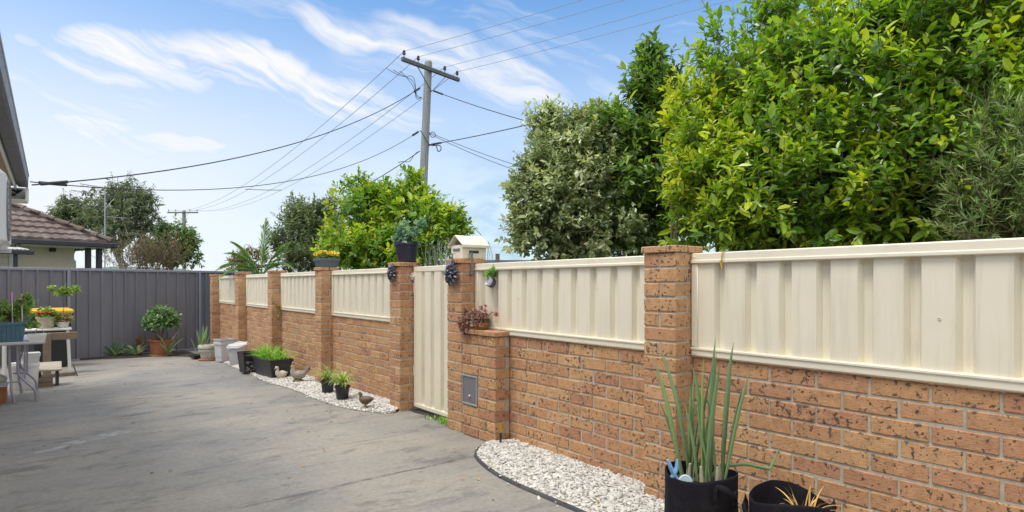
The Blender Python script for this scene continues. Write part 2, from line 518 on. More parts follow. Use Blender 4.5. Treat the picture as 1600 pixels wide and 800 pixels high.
def concretemat():
    m = bpy.data.materials.new('broom finished concrete'); m.use_nodes = True
    t = m.node_tree; n = N(t); b = t.nodes['Principled BSDF']
    c = n.new('ShaderNodeTexCoord').outputs['Object']
    br = n.mapping(c, rot=(0, 0, R(-6)), scale=(0.9, 2.6, 1))
    f1 = n.noise(br, 1.9, 9, 0.72, 0.6)
    f2 = n.noise(c, 0.7, 6, 0.6)
    f3 = n.noise(c, 140, 3, 0.6)
    base = n.mix(n.rng(f2, 0.33, 0.68), (0.205, 0.204, 0.203), (0.295, 0.275, 0.240))
    base = n.mix(n.m('MULTIPLY', n.rng(f1, 0.51, 0.68), 0.75), base, (0.145, 0.146, 0.152))
    base = n.mix(n.m('MULTIPLY', n.rng(f1, 0.46, 0.22), 0.4), base, (0.335, 0.312, 0.268))
    blot = n.noise(n.mapping(c, scale=(.8, 1.5, 1)), 2.6, 8, 0.7, 0.5)
    base = n.mix(n.m('MULTIPLY', n.rng(blot, 0.54, 0.68), 0.70), base, (0.10, 0.098, 0.098))
    f4 = n.noise(n.mapping(c, scale=(.7, 1.2, 1)), 34, 5, 0.7)
    k = n.m('MULTIPLY', n.rng(f3, 0.3, 0.7, 0.80, 1.20, False), n.rng(f4, 0.3, 0.7, 0.80, 1.20, False))
    sv = n.new('ShaderNodeVectorMath', operation='SCALE'); n.link(base, sv.inputs[0]); n.link(k, sv.inputs['Scale'])
    col_ = sv.outputs[0]

    def seg(p, q, wd, warp):
        """mask of a worn line between two ground points"""
        L = math.hypot(q[0] - p[0], q[1] - p[1])
        wv = n.new('ShaderNodeTexNoise'); n.link(c, wv.inputs['Vector']); wv.inputs['Scale'].default_value = 3.5; wv.inputs['Detail'].default_value = 5
        ad = n.new('ShaderNodeVectorMath', operation='MULTIPLY_ADD'); n.link(wv.outputs['Color'], ad.inputs[0]); ad.inputs[1].default_value = (warp, warp, 0); n.link(c, ad.inputs[2])
        mp = n.mapping(ad.outputs[0], loc=((p[0] + q[0]) / 2 + warp / 2, (p[1] + q[1]) / 2 + warp / 2, 0),
                       rot=(0, 0, math.atan2(q[1] - p[1], q[0] - p[0])), scale=(L / 2, wd, 1), kind='TEXTURE')
        sp = n.new('ShaderNodeSeparateXYZ'); n.link(mp, sp.inputs[0])
        return n.m('MULTIPLY', n.rng(n.m('ABSOLUTE', sp.outputs[0]), 1.0, 0.8), n.rng(n.m('ABSOLUTE', sp.outputs[1]), 1.0, 0.45))
    P = [G(22, 716), G(110, 694), G(200, 672)]
    s1 = seg(P[0], P[1], 0.045, 0.10); s2 = seg(P[1], P[2], 0.105, 0.16)
    white = n.m('MULTIPLY', n.m('MAXIMUM', s1, s2), n.rng(n.noise(c, 11, 6, 0.75), 0.38, 0.60, 0.05, 0.8))
    col_ = n.mix(white, col_, (0.42, 0.42, 0.42))
    dk = None
    for a_, b_, wd, wp, st in ((G(745, 712), G(345, 800), 0.02, 0.06, .75), (G(690, 668), G(250, 745), 0.014, 0.06, .4),
                               (G(540, 640), G(380, 680), 0.016, 0.08, .35), (G(175, 640), G(235, 628), 0.05, 0.1, .5)):
        v = n.m('MULTIPLY', seg(a_, b_, wd, wp), st)
        dk = v if dk is None else n.m('MAXIMUM', dk, v)
    dk = n.m('MULTIPLY', dk, n.rng(n.noise(c, 12, 4), 0.35, 0.6, 0.3, 1))
    col_ = n.mix(dk, col_, (0.062, 0.062, 0.066))
    n.link(col_, b.inputs['Base Color'])
    n.link(n.rng(f1, 0.3, 0.7, 0.62, 0.85, False), b.inputs['Roughness'])
    b.inputs['Specular IOR Level'].default_value = 0.35
    h = n.m('ADD', n.m('MULTIPLY', n.noise(n.mapping(c, rot=(0, 0, R(-6)), scale=(.2, 3.0, 1)), 60, 4, 0.6), 0.7), n.m('MULTIPLY', f3, 0.6))
    bm = n.new('ShaderNodeBump'); bm.inputs['Strength'].default_value = 0.45; bm.inputs['Distance'].default_value = 0.004
    n.link(h, bm.inputs['Height']); n.link(bm.outputs[0], b.inputs['Normal'])
    return m


M = dict(
    brick=brickmat(), concrete=concretemat(),
    mortar=mat('pale lime mortar', (0.45, 0.41, 0.345), 0.95, 0.22, 30, 0.6, 150, dirt=0.35, dirtcol=(0.16, 0.15, 0.10), dscale=6),
    cream=mat('cream powder coated steel', (0.775, 0.725, 0.60), 0.42, 0.04, 3, 0.03, 30, dirt=0.38, dirtcol=(0.52, 0.46, 0.35), dscale=2.2, dstretch=(1, 9, .5)),
    cream_frame=mat('cream steel frame', (0.79, 0.74, 0.61), 0.45, 0.03, 3, dirt=0.16, dirtcol=(0.38, 0.33, 0.23), dscale=7),
    steelblue=mat('dark blue grey steel sheet', (0.155, 0.157, 0.19), 0.45, 0.14, 2, 0.03, 20, dirt=0.45, dirtcol=(0.23, 0.215, 0.215), stretch=(1, 1, .3), dscale=1.6, dstretch=(6, 6, .5)),
    steelpost=mat('blue grey steel post', (0.24, 0.255, 0.32), 0.4, 0.08, 4, dirt=0.1),
    soil=mat('damp dark soil', (0.045, 0.037, 0.03), 0.95, 0.4, 9, 1.0, 40),
    grass=mat('rough grass', (0.06, 0.085, 0.03), 0.95, 0.35, 1.2, 1.0, 12, dirt=0.5, dirtcol=(0.10, 0.085, 0.05)),
    hill=mat('far wooded hill', (0.10, 0.13, 0.12), 0.95, 0.3, 0.03),
    stone=mat('white pebble', (0.54, 0.53, 0.51), 0.75, 0.12, 40, 0.2, 120, tintvar=0.30),
    gravelbase=mat('pebble grit', (0.36, 0.34, 0.30), 0.9, 0.3, 60, 1.0, 90),
    bark=mat('grey brown bark', (0.13, 0.095, 0.065), 0.9, 0.3, 14, 0.8, 50, stretch=(1, 1, .35)),
    palebark=mat('pale gum bark', (0.32, 0.28, 0.23), 0.85, 0.25, 8, 0.5, 40, stretch=(1, 1, .35)),
    pole=mat('weathered grey timber pole', (0.275, 0.285, 0.30), 0.85, 0.22, 5, 0.6, 40, stretch=(4, 4, .25)),
    arm=mat('dark weathered crossarm timber', (0.13, 0.125, 0.125), 0.85, 0.25, 6, 0.6, 40),
    wire=mat('black cable sheath', (0.03, 0.03, 0.033), 0.6, 0.05),
    thinwire=mat('bare aluminium conductor', (0.24, 0.27, 0.31), 0.55, 0.05, metal=0.2),
    porcelain=mat('brown porcelain', (0.05, 0.045, 0.055), 0.25, 0.1),
    white=mat('white painted surface', (0.74, 0.73, 0.70), 0.5, 0.05, 6, dirt=0.2, dirtcol=(0.45, 0.42, 0.36)),
    whiteplastic=mat('white plastic', (0.72, 0.72, 0.71), 0.4, 0.05, 6, dirt=0.22, dirtcol=(0.4, 0.36, 0.29), dscale=5),
    greyplastic=mat('pale grey plastic', (0.50, 0.51, 0.53), 0.45, 0.07, 6, dirt=0.25, dirtcol=(0.28, 0.25, 0.2), dscale=5),
    tabletop=mat('grey table plastic', (0.50, 0.505, 0.53), 0.5, 0.06, 10, dirt=0.2, dirtcol=(0.3, 0.28, 0.25)),
    tube=mat('grey painted steel tube', (0.34, 0.33, 0.40), 0.35, 0.06, metal=0.35),
    teal=mat('teal blue plastic', (0.075, 0.175, 0.235), 0.5, 0.08, 5, dirt=0.12),
    slate=mat('blue grey plastic trough', (0.10, 0.135, 0.17), 0.5, 0.1, 8, dirt=0.15),
    black=mat('black plastic', (0.020, 0.020, 0.026), 0.42, 0.15, 8, dirt=0.18, dirtcol=(0.10, 0.085, 0.07), dscale=6),
    felt=mat('black felt fabric', (0.014, 0.013, 0.019), 0.95, 0.25, 30, 0.8, 220, dirt=0.35, dirtcol=(0.05, 0.048, 0.03), spec=0.2, dscale=7),
    navy=mat('dark navy plastic', (0.026, 0.030, 0.062), 0.4, 0.1, 6, dirt=0.1),
    terracotta=mat('terracotta', (0.33, 0.125, 0.065), 0.8, 0.18, 9, 0.3, 70, dirt=0.3, dirtcol=(0.18, 0.12, 0.09), dscale=6),
    buff=mat('buff ceramic', (0.50, 0.45, 0.34), 0.7, 0.12, 9, 0.2, 60, dirt=0.3, dscale=7),
    wood=mat('raw pine board', (0.22, 0.165, 0.115), 0.8, 0.2, 5, 0.4, 50, stretch=(1, 8, 8), dirt=0.3, dscale=5),
    palewood=mat('pale bleached board', (0.38, 0.34, 0.27), 0.8, 0.15, 5, 0.4, 50, stretch=(1, 6, 6), dirt=0.3, dscale=5),
    redwood=mat('orange brown stained board', (0.30, 0.11, 0.035), 0.6, 0.25, 5, 0.4, 50, stretch=(1, 6, 6)),
    yellow=mat('bin lid yellow', (0.72, 0.46, 0.015), 0.45, 0.06, 5),
    binbody=mat('dark green bin plastic', (0.016, 0.022, 0.022), 0.55, 0.15, 5),
    weathered=mat('weathered pale cement', (0.44, 0.43, 0.38), 0.9, 0.2, 12, 0.6, 60, dirt=0.55, dirtcol=(0.14, 0.15, 0.09), dscale=8),
    figurine=mat('aged white cement', (0.66, 0.60, 0.51), 0.85, 0.2, 25, 0.5, 90, dirt=0.5, dirtcol=(0.20, 0.15, 0.09), dscale=14),
    hen=mat('mottled grey resin', (0.34, 0.30, 0.25), 0.7, 0.35, 40, 0.5, 90, dirt=0.6, dirtcol=(0.09, 0.07, 0.06), dscale=18),
    green_base=mat('mossy base', (0.12, 0.12, 0.05), 0.9, 0.3, 20, 0.5, 60),
    redcomb=mat('faded red paint', (0.30, 0.10, 0.07), 0.7, 0.15),
    duck=mat('bronze brown resin', (0.115, 0.080, 0.055), 0.6, 0.35, 30, 0.5, 80, dirt=0.5, dirtcol=(0.17, 0.17, 0.09), dscale=14),
    bill=mat('ochre paint', (0.42, 0.33, 0.08), 0.6, 0.1),
    darkmetal=mat('dark pewter metal', (0.09, 0.095, 0.13), 0.35, 0.35, 30, 0.2, 60, metal=0.5, tintvar=0.35),
    galv=mat('galvanised sheet', (0.40, 0.41, 0.43), 0.45, 0.12, 20, metal=0.55, dirt=0.2),
    doorsteel=mat('grey painted door plate', (0.17, 0.17, 0.185), 0.5, 0.1, 20, dirt=0.3, dirtcol=(0.16, 0.14, 0.11), dscale=9),
    brass=mat('brass', (0.52, 0.34, 0.08), 0.35, 0.12, 20, metal=0.7),
    barrel=mat('glazed amber pottery', (0.30, 0.15, 0.035), 0.4, 0.25, 12, dirt=0.3, dscale=12),
    band=mat('dark barrel band', (0.045, 0.032, 0.022), 0.5, 0.2),
    silver=mat('silver tin', (0.62, 0.60, 0.60), 0.3, 0.15, metal=0.6),
    indigo=mat('indigo glaze', (0.06, 0.055, 0.16), 0.4, 0.15),
    blue=mat('blue grip rubber', (0.19, 0.37, 0.62), 0.45, 0.08),
    paleblue=mat('pale blue plastic', (0.46, 0.60, 0.66), 0.45, 0.08),
    stake=mat('pink plastic stake', (0.60, 0.30, 0.60), 0.45, 0.08),
    rod=mat('white plant stick', (0.7, 0.68, 0.68), 0.5, 0.05),
    pinkpot=mat('magenta plastic pot', (0.36, 0.09, 0.30), 0.45, 0.1),
    redflower=mat('red petals', (0.55, 0.02, 0.02), 0.6, 0.2, tintvar=0.2),
    pinkflower=mat('salmon pink petals', (0.60, 0.21, 0.19), 0.6, 0.2, tintvar=0.25),
    yellowflower=mat('yellow petals', (0.80, 0.62, 0.06), 0.6, 0.2, tintvar=0.2),
    rooftile=mat('weathered terracotta roof tile', (0.125, 0.088, 0.078), 0.85, 0.3, 4, 0.3, 30, dirt=0.85, dirtcol=(0.25, 0.24, 0.23), dscale=2.5),
    board=mat('cream weatherboard', (0.80, 0.71, 0.58), 0.6, 0.05, 3, dirt=0.12, dscale=3),
    trim=mat('white trim paint', (0.70, 0.70, 0.67), 0.5, 0.04, 3),
    darktrim=mat('dark charcoal paint', (0.035, 0.034, 0.045), 0.5, 0.1),
    corr=mat('galvanised corrugated iron', (0.50, 0.50, 0.50), 0.5, 0.1, 5, metal=0.3, dirt=0.3),
    gutter=mat('slate grey gutter paint', (0.115, 0.122, 0.155), 0.45, 0.07, 6, dirt=0.12),
    gutterlip=mat('pale gutter lip', (0.55, 0.55, 0.58), 0.4, 0.05),
    soffit=mat('tan soffit board', (0.42, 0.34, 0.22), 0.7, 0.07, 3),
    acw=mat('white air conditioner case', (0.72, 0.72, 0.74), 0.35, 0.03, 3),
    grille=mat('grey grille', (0.22, 0.20, 0.20), 0.5, 0.08),
    glass=mat('dark window glass', (0.03, 0.035, 0.04), 0.08, 0.05, spec=0.8),
    edging=mat('black garden edging', (0.05, 0.05, 0.055), 0.8, 0.25, 9, 0.4, 40, dirt=0.4, dirtcol=(0.15, 0.14, 0.12)),
    print_=mat('printed plastic pattern', (0.30, 0.30, 0.29), 0.5, 0.1),
    latticem=mat('grey lattice steel', (0.35, 0.38, 0.42), 0.6, 0.05),
    twig=mat('dry twig', (0.16, 0.11, 0.075), 0.9, 0.25, 20),
    straw=mat('dry straw leaf', (0.52, 0.33, 0.11), 0.8, 0.2, tintvar=0.35),
    road=mat('asphalt', (0.05, 0.05, 0.052), 0.9, 0.2, 20, 0.6, 90),
)
g = lambda a, b, c_: (a, b, c_)
LM = dict(
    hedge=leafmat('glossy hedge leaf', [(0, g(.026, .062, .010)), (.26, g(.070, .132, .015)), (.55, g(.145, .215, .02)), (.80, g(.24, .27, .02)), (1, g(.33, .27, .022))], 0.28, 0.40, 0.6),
    lime=leafmat('lime leaf', [(0, g(.028, .075, .010)), (.35, g(.07, .135, .012)), (.7, g(.17, .22, .014)), (1, g(.36, .31, .02))], 0.4, 0.36),
    dark=leafmat('dark green leaf', [(0, g(.024, .05, .012)), (.5, g(.062, .115, .019)), (.85, g(.14, .20, .024)), (1, g(.24, .24, .03))], 0.3, 0.36, 0.6),
    silver=leafmat('leathery grey green leaf', [(0, g(.05, .072, .026)), (.35, g(.135, .168, .082)), (.7, g(.25, .27, .16)), (.93, g(.27, .28, .15)), (1, g(.28, .25, .03))], 0.3, 0.3, 0.8),
    olive=leafmat('olive leaf', [(0, g(.032, .052, .022)), (.5, g(.075, .105, .044)), (1, g(.17, .19, .085))], 0.42, 0.28),
    bottle=leafmat('narrow bottlebrush leaf', [(0, g(.06, .10, .034)), (.5, g(.135, .18, .066)), (.85, g(.23, .25, .09)), (1, g(.27, .24, .09))], 0.42, 0.3),
    gum=leafmat('gum leaf', [(0, g(.035, .05, .03)), (.5, g(.07, .092, .045)), (1, g(.13, .145, .065))], 0.5, 0.3),
    brown=leafmat('dry brush leaf', [(0, g(.06, .05, .035)), (.5, g(.10, .085, .05)), (1, g(.16, .14, .04))], 0.7, 0.2),
    palm=leafmat('palm leaflet', [(0, g(.03, .07, .018)), (.6, g(.07, .13, .025)), (1, g(.20, .23, .05))], 0.35, 0.25),
    strap=leafmat('strap leaf', [(0, g(.05, .10, .025)), (.5, g(.12, .19, .05)), (.8, g(.27, .30, .11)), (1, g(.40, .34, .13))], 0.42, 0.3),
    grassy=leafmat('fresh grass leaf', [(0, g(.04, .12, .015)), (.5, g(.10, .22, .03)), (1, g(.24, .33, .06))], 0.42, 0.3),
    leek=leafmat('waxy blue green leaf', [(0, g(.055, .10, .056)), (.6, g(.115, .18, .088)), (1, g(.22, .27, .08))], 0.45, 0.2),
    agave=leafmat('agave leaf', [(0, g(.05, .10, .05)), (.6, g(.12, .19, .09)), (1, g(.33, .37, .19))], 0.45, 0.15),
    pot=leafmat('potted plant leaf', [(0, g(.045, .095, .022)), (.5, g(.12, .185, .036)), (.85, g(.25, .28, .07)), (1, g(.34, .28, .12))], 0.42, 0.3),
    jade=leafmat('small dark glossy leaf', [(0, g(.02, .055, .018)), (.5, g(.06, .12, .035)), (1, g(.17, .24, .09))], 0.3, 0.2, 0.7),
    succ=leafmat('pinkish grey succulent leaf', [(0, g(.10, .045, .04)), (.5, g(.20, .105, .095)), (1, g(.30, .20, .18))], 0.5, 0.12),
    sage=leafmat('blue green leaf', [(0, g(.035, .085, .06)), (.5, g(.10, .18, .12)), (1, g(.24, .33, .22))], 0.45, 0.25),
    rust=leafmat('rusty leaf', [(0, g(.12, .05, .02)), (1, g(.36, .16, .04))], 0.6, 0.2),
)
# ================================================================== SETTING
D = 2.951           # wall face
DP = 2.80           # pillar face
CO = 0.086          # brick course
PW = 0.23           # pillar width


def struct(o): return tag(o, kind='structure')


b = MB()
n_ = 40
for (a0, a1, r0, r1) in ((0, 2 * math.pi, 0.0, 14.0), (0, 2 * math.pi, 14.0, 60.0), (0, 2 * math.pi, 60.0, 1600.0)):
    A = np.linspace(a0, a1, n_ + 1); rr = np.linspace(r0, r1, 6)
    P = np.zeros((6, n_ + 1, 3)); P[:, :, 0] = rr[:, None] * np.cos(A); P[:, :, 1] = 6 + rr[:, None] * np.sin(A); P[:, :, 2] = -0.34
    b.grid(P, 0.5, False)
struct(b.build('ground', M['grass']))

# street beyond the brick wall (kerbed asphalt)
b = MB()
b.box2((11.4, -90, -0.36), (18.4, 130, -0.325), 0.002)
struct(b.build('road', M['road']))
b = MB()
b.box2((11.2, -90, -0.36), (11.4, 130, -0.20), 0.02)
struct(b.build('kerb', M['concrete']))

# concrete driveway
ys = np.concatenate((np.linspace(-7, 5, 25), np.linspace(5.2, 15.6, 53)))
xs = np.linspace(-4.2, 3.06, 40)
P = np.zeros((len(ys), len(xs), 3)); P[:, :, 0] = xs; P[:, :, 1] = ys[:, None]
P[:, :, 2] = np.array([gz(y) for y in ys])[:, None]
b = MB(); b.grid(P, 0.5, True)
struct(b.build('driveway', M['concrete']))


def fill_bed(name, outer, inner, mat_, h, kind=True):
    """a slightly mounded bed between two polylines of equal length"""
    outer = np.asarray(outer, float); inner = np.asarray(inner, float)
    rows = 7
    P = np.zeros((len(outer), rows, 3))
    for j in range(rows):
        t = j / (rows - 1)
        P[:, j] = outer * (1 - t) + inner * t
        P[:, j, 2] += 0.004 + h * math.sin(min(1, t * 2.2) * math.pi / 2)
    return MB().grid(P, 0.5, True)


def resample(pts, n):
    pts = np.asarray(pts, float)
    d = np.concatenate(([0], np.cumsum(np.linalg.norm(np.diff(pts, axis=0), axis=1))))
    t = np.linspace(0, d[-1], n)
    return np.stack([np.interp(t, d, pts[:, k]) for k in range(3)], 1)


def soften(pts, k=3):
    P = np.asarray(pts, float)
    for _ in range(k):
        Q = np.empty((2 * (len(P) - 1), 3)); Q[0::2] = .75 * P[:-1] + .25 * P[1:]; Q[1::2] = .25 * P[:-1] + .75 * P[1:]
        P = np.concatenate((P[:1], Q, P[-1:]))
    return P


# gravel beds along the wall
YG = {k: wall_y(x, DP) for k, x in dict(P1=328, P2=367.5, P3=418, P4=492, GL=609, GR=699, P7=1006).items()}
far_px = [(613, 646), (588, 645), (560, 642), (533, 637), (508, 630), (488, 622), (468, 613), (440, 604), (415, 597),
          (395, 587), (370, 576), (350, 567), (332, 559)]
far_edge = resample([G(*p) for p in far_px], 60)
far_in = np.stack((np.full(60, D), np.linspace(YG['GL'] - .08, YG['P1'], 60), np.zeros(60)), 1)
# the inner line follows the outer one in Y so that the strips stay square
far_in[:, 1] = np.clip(far_edge[:, 1] + 0.02, YG['GL'] - .1, 15)
far_in[:, 2] = [gz(y) for y in far_in[:, 1]]
near_px = [(771, 693), (756, 697), (746, 704), (744, 712), (749, 720), (760, 730), (778, 743), (812, 760), (850, 776)]
ne = [G(*p) for p in near_px] + [np.array((2.36, 2.5, 0)), np.array((2.34, 1.5, 0)), np.array((2.33, -2.0, 0)), np.array((2.33, -5.0, 0))]
near_edge = resample(ne, 120)
near_in = near_edge.copy(); near_in[:, 0] = D
k0 = near_in[:, 1] > YG['GR'] - 0.74
near_in[k0, 0] = DP; near_in[:, 1] = np.minimum(near_in[:, 1], YG['GR'] - 0.74)
bed = MB()
P_far = fill_bed('f', far_edge, far_in, None, 0.025); P_near = fill_bed('n', near_edge, near_in, None, 0.025)
for q in (P_far, P_near):
    for V, (F, t, s_) in zip(q.V, q.F): bed.add(V, F, 0.5, True)
struct(bed.build('gravel_bed', M['gravelbase']))
# loose pebbles (nobody could count them)
tv = np.array([(1, 0, 0), (-1, 0, 0), (0, 1, 0), (0, -1, 0), (0, 0, 1), (0, 0, -1),
               (.62, .62, .45), (-.62, .62, .45), (.62, -.62, .45), (-.62, -.62, .45),
               (.62, .62, -.45), (-.62, .62, -.45), (.62, -.62, -.45), (-.62, -.62, -.45)])
hullf = []
for sx_ in (0, 1):
    for sy_ in (2, 3):
        for sz_ in (4, 5):
            cidx = 6 + (sx_ == 1) * 1 + (sy_ == 3) * 2 + (sz_ == 5) * 4
            for a_, b_ in ((sx_, sy_), (sy_, sz_), (sz_, sx_)):
                f = [a_, b_, cidx]
                p = tv[f]
                if np.cross(p[1] - p[0], p[2] - p[0]) @ p.mean(0) < 0: f = f[::-1]
                hullf.append(f)
hullf = np.array(hullf)
rng = np.random.default_rng(3)


def pebbles(edge, inner, dens, size, mb):
    lens = np.linalg.norm(inner[:, :2] - edge[:, :2], axis=1)
    seg = np.linalg.norm(np.diff(edge[:, :2], axis=0), axis=1)
    for i in range(len(edge) - 1):
        if edge[i][1] < -0.6: continue
        n = rng.poisson(dens * seg[i] * max(lens[i], .03))
        if not n: continue
        t = rng.random(n); u = rng.random(n) ** 0.95
        o = edge[i] * (1 - t)[:, None] + edge[i + 1] * t[:, None]
        w_ = inner[i] * (1 - t)[:, None] + inner[i + 1] * t[:, None]
        p = o * (1 - u)[:, None] + w_ * u[:, None]
        p[:, 2] += 0.004 + 0.026 * np.sin(np.minimum(1, u * 2.2) * math.pi / 2) + rng.random(n) * 0.006
        s = size * np.exp(rng.normal(0, .28, n))
        sc3 = np.stack((s * rng.uniform(.75, 1.3, n), s * rng.uniform(.6, 1.0, n), s * rng.uniform(.45, .75, n)), 1)
        ya = rng.random(n) * 6.283; tl = rng.normal(0, .35, n)
        V = tv[None] * (1 + rng.normal(0, .09, (n, 14, 1))) * sc3[:, None]
        ct, st_ = np.cos(tl)[:, None], np.sin(tl)[:, None]
        V = np.stack((V[..., 0] * ct - V[..., 2] * st_, V[..., 1], V[..., 0] * st_ + V[..., 2] * ct), -1)
        cy, sy_ = np.cos(ya)[:, None], np.sin(ya)[:, None]
        V = np.stack((V[..., 0] * cy - V[..., 1] * sy_, V[..., 0] * sy_ + V[..., 1] * cy, V[..., 2]), -1) + p[:, None]
        F = (hullf[None] + (np.arange(n) * 14)[:, None, None]).reshape(-1, 3)
        mb.add(V.reshape(-1, 3), F, np.repeat(np.clip(rng.beta(2.2, 1.6, n) - (rng.random(n) < .05) * .8, -1, 1), 24), True)


peb = MB()
pebbles(near_edge, near_in, 4800, 0.0105, peb)
pebbles(far_edge, far_in, 3600, 0.0118, peb)
# a few strays on the concrete
for e_, i_ in ((near_edge, near_in), (far_edge, far_in)):
    out = e_ - (i_ - e_) / (np.linalg.norm(i_ - e_, axis=1)[:, None] + 1e-6) * 0.05
    out[:, 2] = e_[:, 2] - 0.004
    pebbles(out, e_ + (0, 0, -.02), 130, 0.010, peb)
tag(peb.build('pebbles', M['stone'], sharp=75), 'loose white pebbles covering the beds along the brick wall', 'pebbles', kind='stuff')

# dark edging strip of the near bed
ed = near_edge.copy(); ed[:, 2] += 0.012
d_ = near_edge - near_in; d_[:, 2] = 0; d_ /= np.linalg.norm(d_, axis=1)[:, None] + 1e-6
b = MB(); 
P = np.stack((ed + d_ * 0.022 - (0, 0, .011), ed + d_ * 0.018 + (0, 0, .002), ed + d_ * 0.002 + (0, 0, .008), ed - (0, 0, .012)), 1)
b.grid(P, 0.5, True, True)
tag(b.build('garden_edging', M['edging'], sharp=60), 'low black edging strip curving round the pebble bed by the pier', 'garden edging')

# soil strip in front of the back fence
FY0, FS = 14.117, 0.3625                   # fence line Y = FY0 + FS * X


def fence_y(x): return FY0 + FS * x


sp = resample([G(p[0], p[1]) for p in ((-160, 578), (0, 572), (115, 563.5), (160, 561), (200, 560), (235, 557.5), (262, 556.5), (300, 558), (322, 562))], 40)
inn = sp.copy(); inn[:, 1] = [fence_y(x) for x in inn[:, 0]]; inn[:, 2] = [gz(y) for y in inn[:, 1]]
struct(fill_bed('s', sp, inn, None, 0.03).build('soil_strip', M['soil']))

# far wooded hills
b = MB(); rr = np.random.default_rng(5)
A = np.linspace(R(-60), R(120), 240)
hh = 9 + 5 * np.sin(A * 7 + 1) + 3 * np.sin(A * 17) + rr.normal(0, .35, 240)
P = np.zeros((3, 240, 3))
for i, (d0, f) in enumerate(((520, 0), (600, .75), (680, 1.0))):
    P[i, :, 0] = d0 * np.sin(A); P[i, :, 1] = d0 * np.cos(A); P[i, :, 2] = -2 + np.maximum(hh, 4) * f + 3 * f
b.grid(P, 0.5, True)
struct(b.build('hills', M['hill']))

# ================================================================== BRICK WALL
fence = thing('brick_fence', 'long low wall of speckled orange brown bricks with square pillars and cream steel infill panels', 'fence')
rng = np.random.default_rng(11)


def brick(mb, x0, x1, y0, y1, z0, z1, ch=0.0045, j=0.0016, tint=None):
    c = np.array(((x0 + x1) / 2, (y0 + y1) / 2, (z0 + z1) / 2)) + rng.normal(0, j, 3) * (1, .7, .6)
    s = np.array((x1 - x0, y1 - y0, z1 - z0)) + rng.normal(0, j * .8, 3) * (0, 1, 1)
    t = rng.beta(1.9, 1.6) if rng.random() > .08 else rng.random() * .12
    mb.cbox(c, s, ch, rotz(rng.normal(0, .004)), t if tint is None else tint)


def wall_run(y0, y1, name='wall_section'):
    """stretcher bond wall from y0 to y1, face at x = D"""
    mb = MB(); mo = MB()
    z_lo = -3
    mo.box2((D + .005, y0, z_lo * CO), (D + .102, y1, 10 * CO - .012), .002)
    for k in range(z_lo, 10):
        z0 = k * CO + .005; z1 = (k + 1) * CO - .005
        off = 0.12 * (k % 2) + 0.03
        y = y0 - off
        while y < y1:
            a, c_ = max(y + .005, y0 + .001), min(y + .235, y1 - .001)
            if c_ - a > .02: brick(mb, D, D + .11, a, c_, z0, z1)
            y += .24
    o = mb.build(name, M['brick'], fence)
    mo.build('mortar', M['mortar'], o)
    return o


def pillar(yl, name='pillar'):
    """a one brick square pillar whose far edge is at yl"""
    y0, y1 = yl - PW, yl
    mb = MB(); mo = MB()
    mo.box2((DP + .005, y0 + .005, -.25), (DP + .225, y1 - .005, 17 * CO - .002), .002)
    for k in range(-3, 17):
        z0 = k * CO + .005; z1 = (k + 1) * CO - .005
        if k % 2:
            brick(mb, DP, DP + .11, y0, y1, z0, z1); brick(mb, DP + .12, DP + .23, y0, y1, z0, z1)
        else:
            brick(mb, DP, DP + .23, y0, y0 + .11, z0, z1); brick(mb, DP, DP + .23, y0 + .12, y1, z0, z1)
    z0 = 17 * CO
    brick(mb, DP - .012, DP + .105, y0 - .012, y1 + .012, z0, z0 + .04)
    brick(mb, DP + .112, DP + .242, y0 - .012, y1 + .012, z0, z0 + .04)
    o = mb.build(name, M['brick'], fence)
    mo.build('mortar', M['mortar'], o)
    return o


PITCH = 2.235
Y7b = YG['P7'] - PITCH
PIL = [YG[k] for k in ('P1', 'P2', 'P3', 'P4', 'GL', 'GR', 'P7')] + [Y7b, Y7b - PITCH]
for y in PIL: pillar(y)
runs = [(YG['P2'], YG['P1'] - PW), (YG['P3'], YG['P2'] - PW), (YG['P4'], YG['P3'] - PW), (YG['GL'], YG['P4'] - PW),
        (YG['P7'], YG['GR'] - PW), (Y7b, YG['P7'] - PW), (Y7b - PITCH, Y7b - PW)]
for a, c_ in runs: wall_run(a + .004, c_ - .004)

# the wider low pier beside the gate
PY1 = YG['GR'] - .004 - PW; PY0 = YG['GR'] - 0.725
mb = MB(); mo = MB()
DR0, DR1, DZ0, DZ1 = None, None, 3, 5.9
dy_a, dy_b = wall_y(746, DP), wall_y(722, DP)         # meter door along the pier
mo.box2((DP + .008, PY0 + .008, -.25), (D - .004, PY1, 10 * CO - .004), .002)
for k in range(-3, 10):
    z0 = k * CO + .005; z1 = (k + 1) * CO - .005
    if k % 2:
        brick(mb, DP, DP + .108, PY0, PY0 + .11, z0, z1)
        y = PY0 + .12
    else:
        y = PY0
    first = True
    while y < PY1 - .03:
        e_ = min(y + .23, PY1)
        dep = .146 if (not k % 2 and first) else .11
        a, c_ = y, e_
        if 3 <= k < 6:      # leave the opening of the small steel door
            if a < dy_b and c_ > dy_a:
                if a < dy_a - .02: brick(mb, DP, DP + dep, a, dy_a - .004, z0, z1)
                if c_ > dy_b + .02: brick(mb, DP, DP + dep, dy_b + .004, c_, z0, z1)
            else: brick(mb, DP, DP + dep, a, c_, z0, z1)
        else: brick(mb, DP, DP + dep, a, c_, z0, z1)
        first = False; y += .24
y = PY0 - .012
while y < PY1 - .02:
    e_ = min(y + .235, PY1); brick(mb, DP - .012, D - .006, y, e_, 10 * CO + .002, 10 * CO + .04, tint=.3); y += .242
pier = mb.build('low_pier', M['brick'], fence)
mo.build('mortar', M['mortar'], pier)
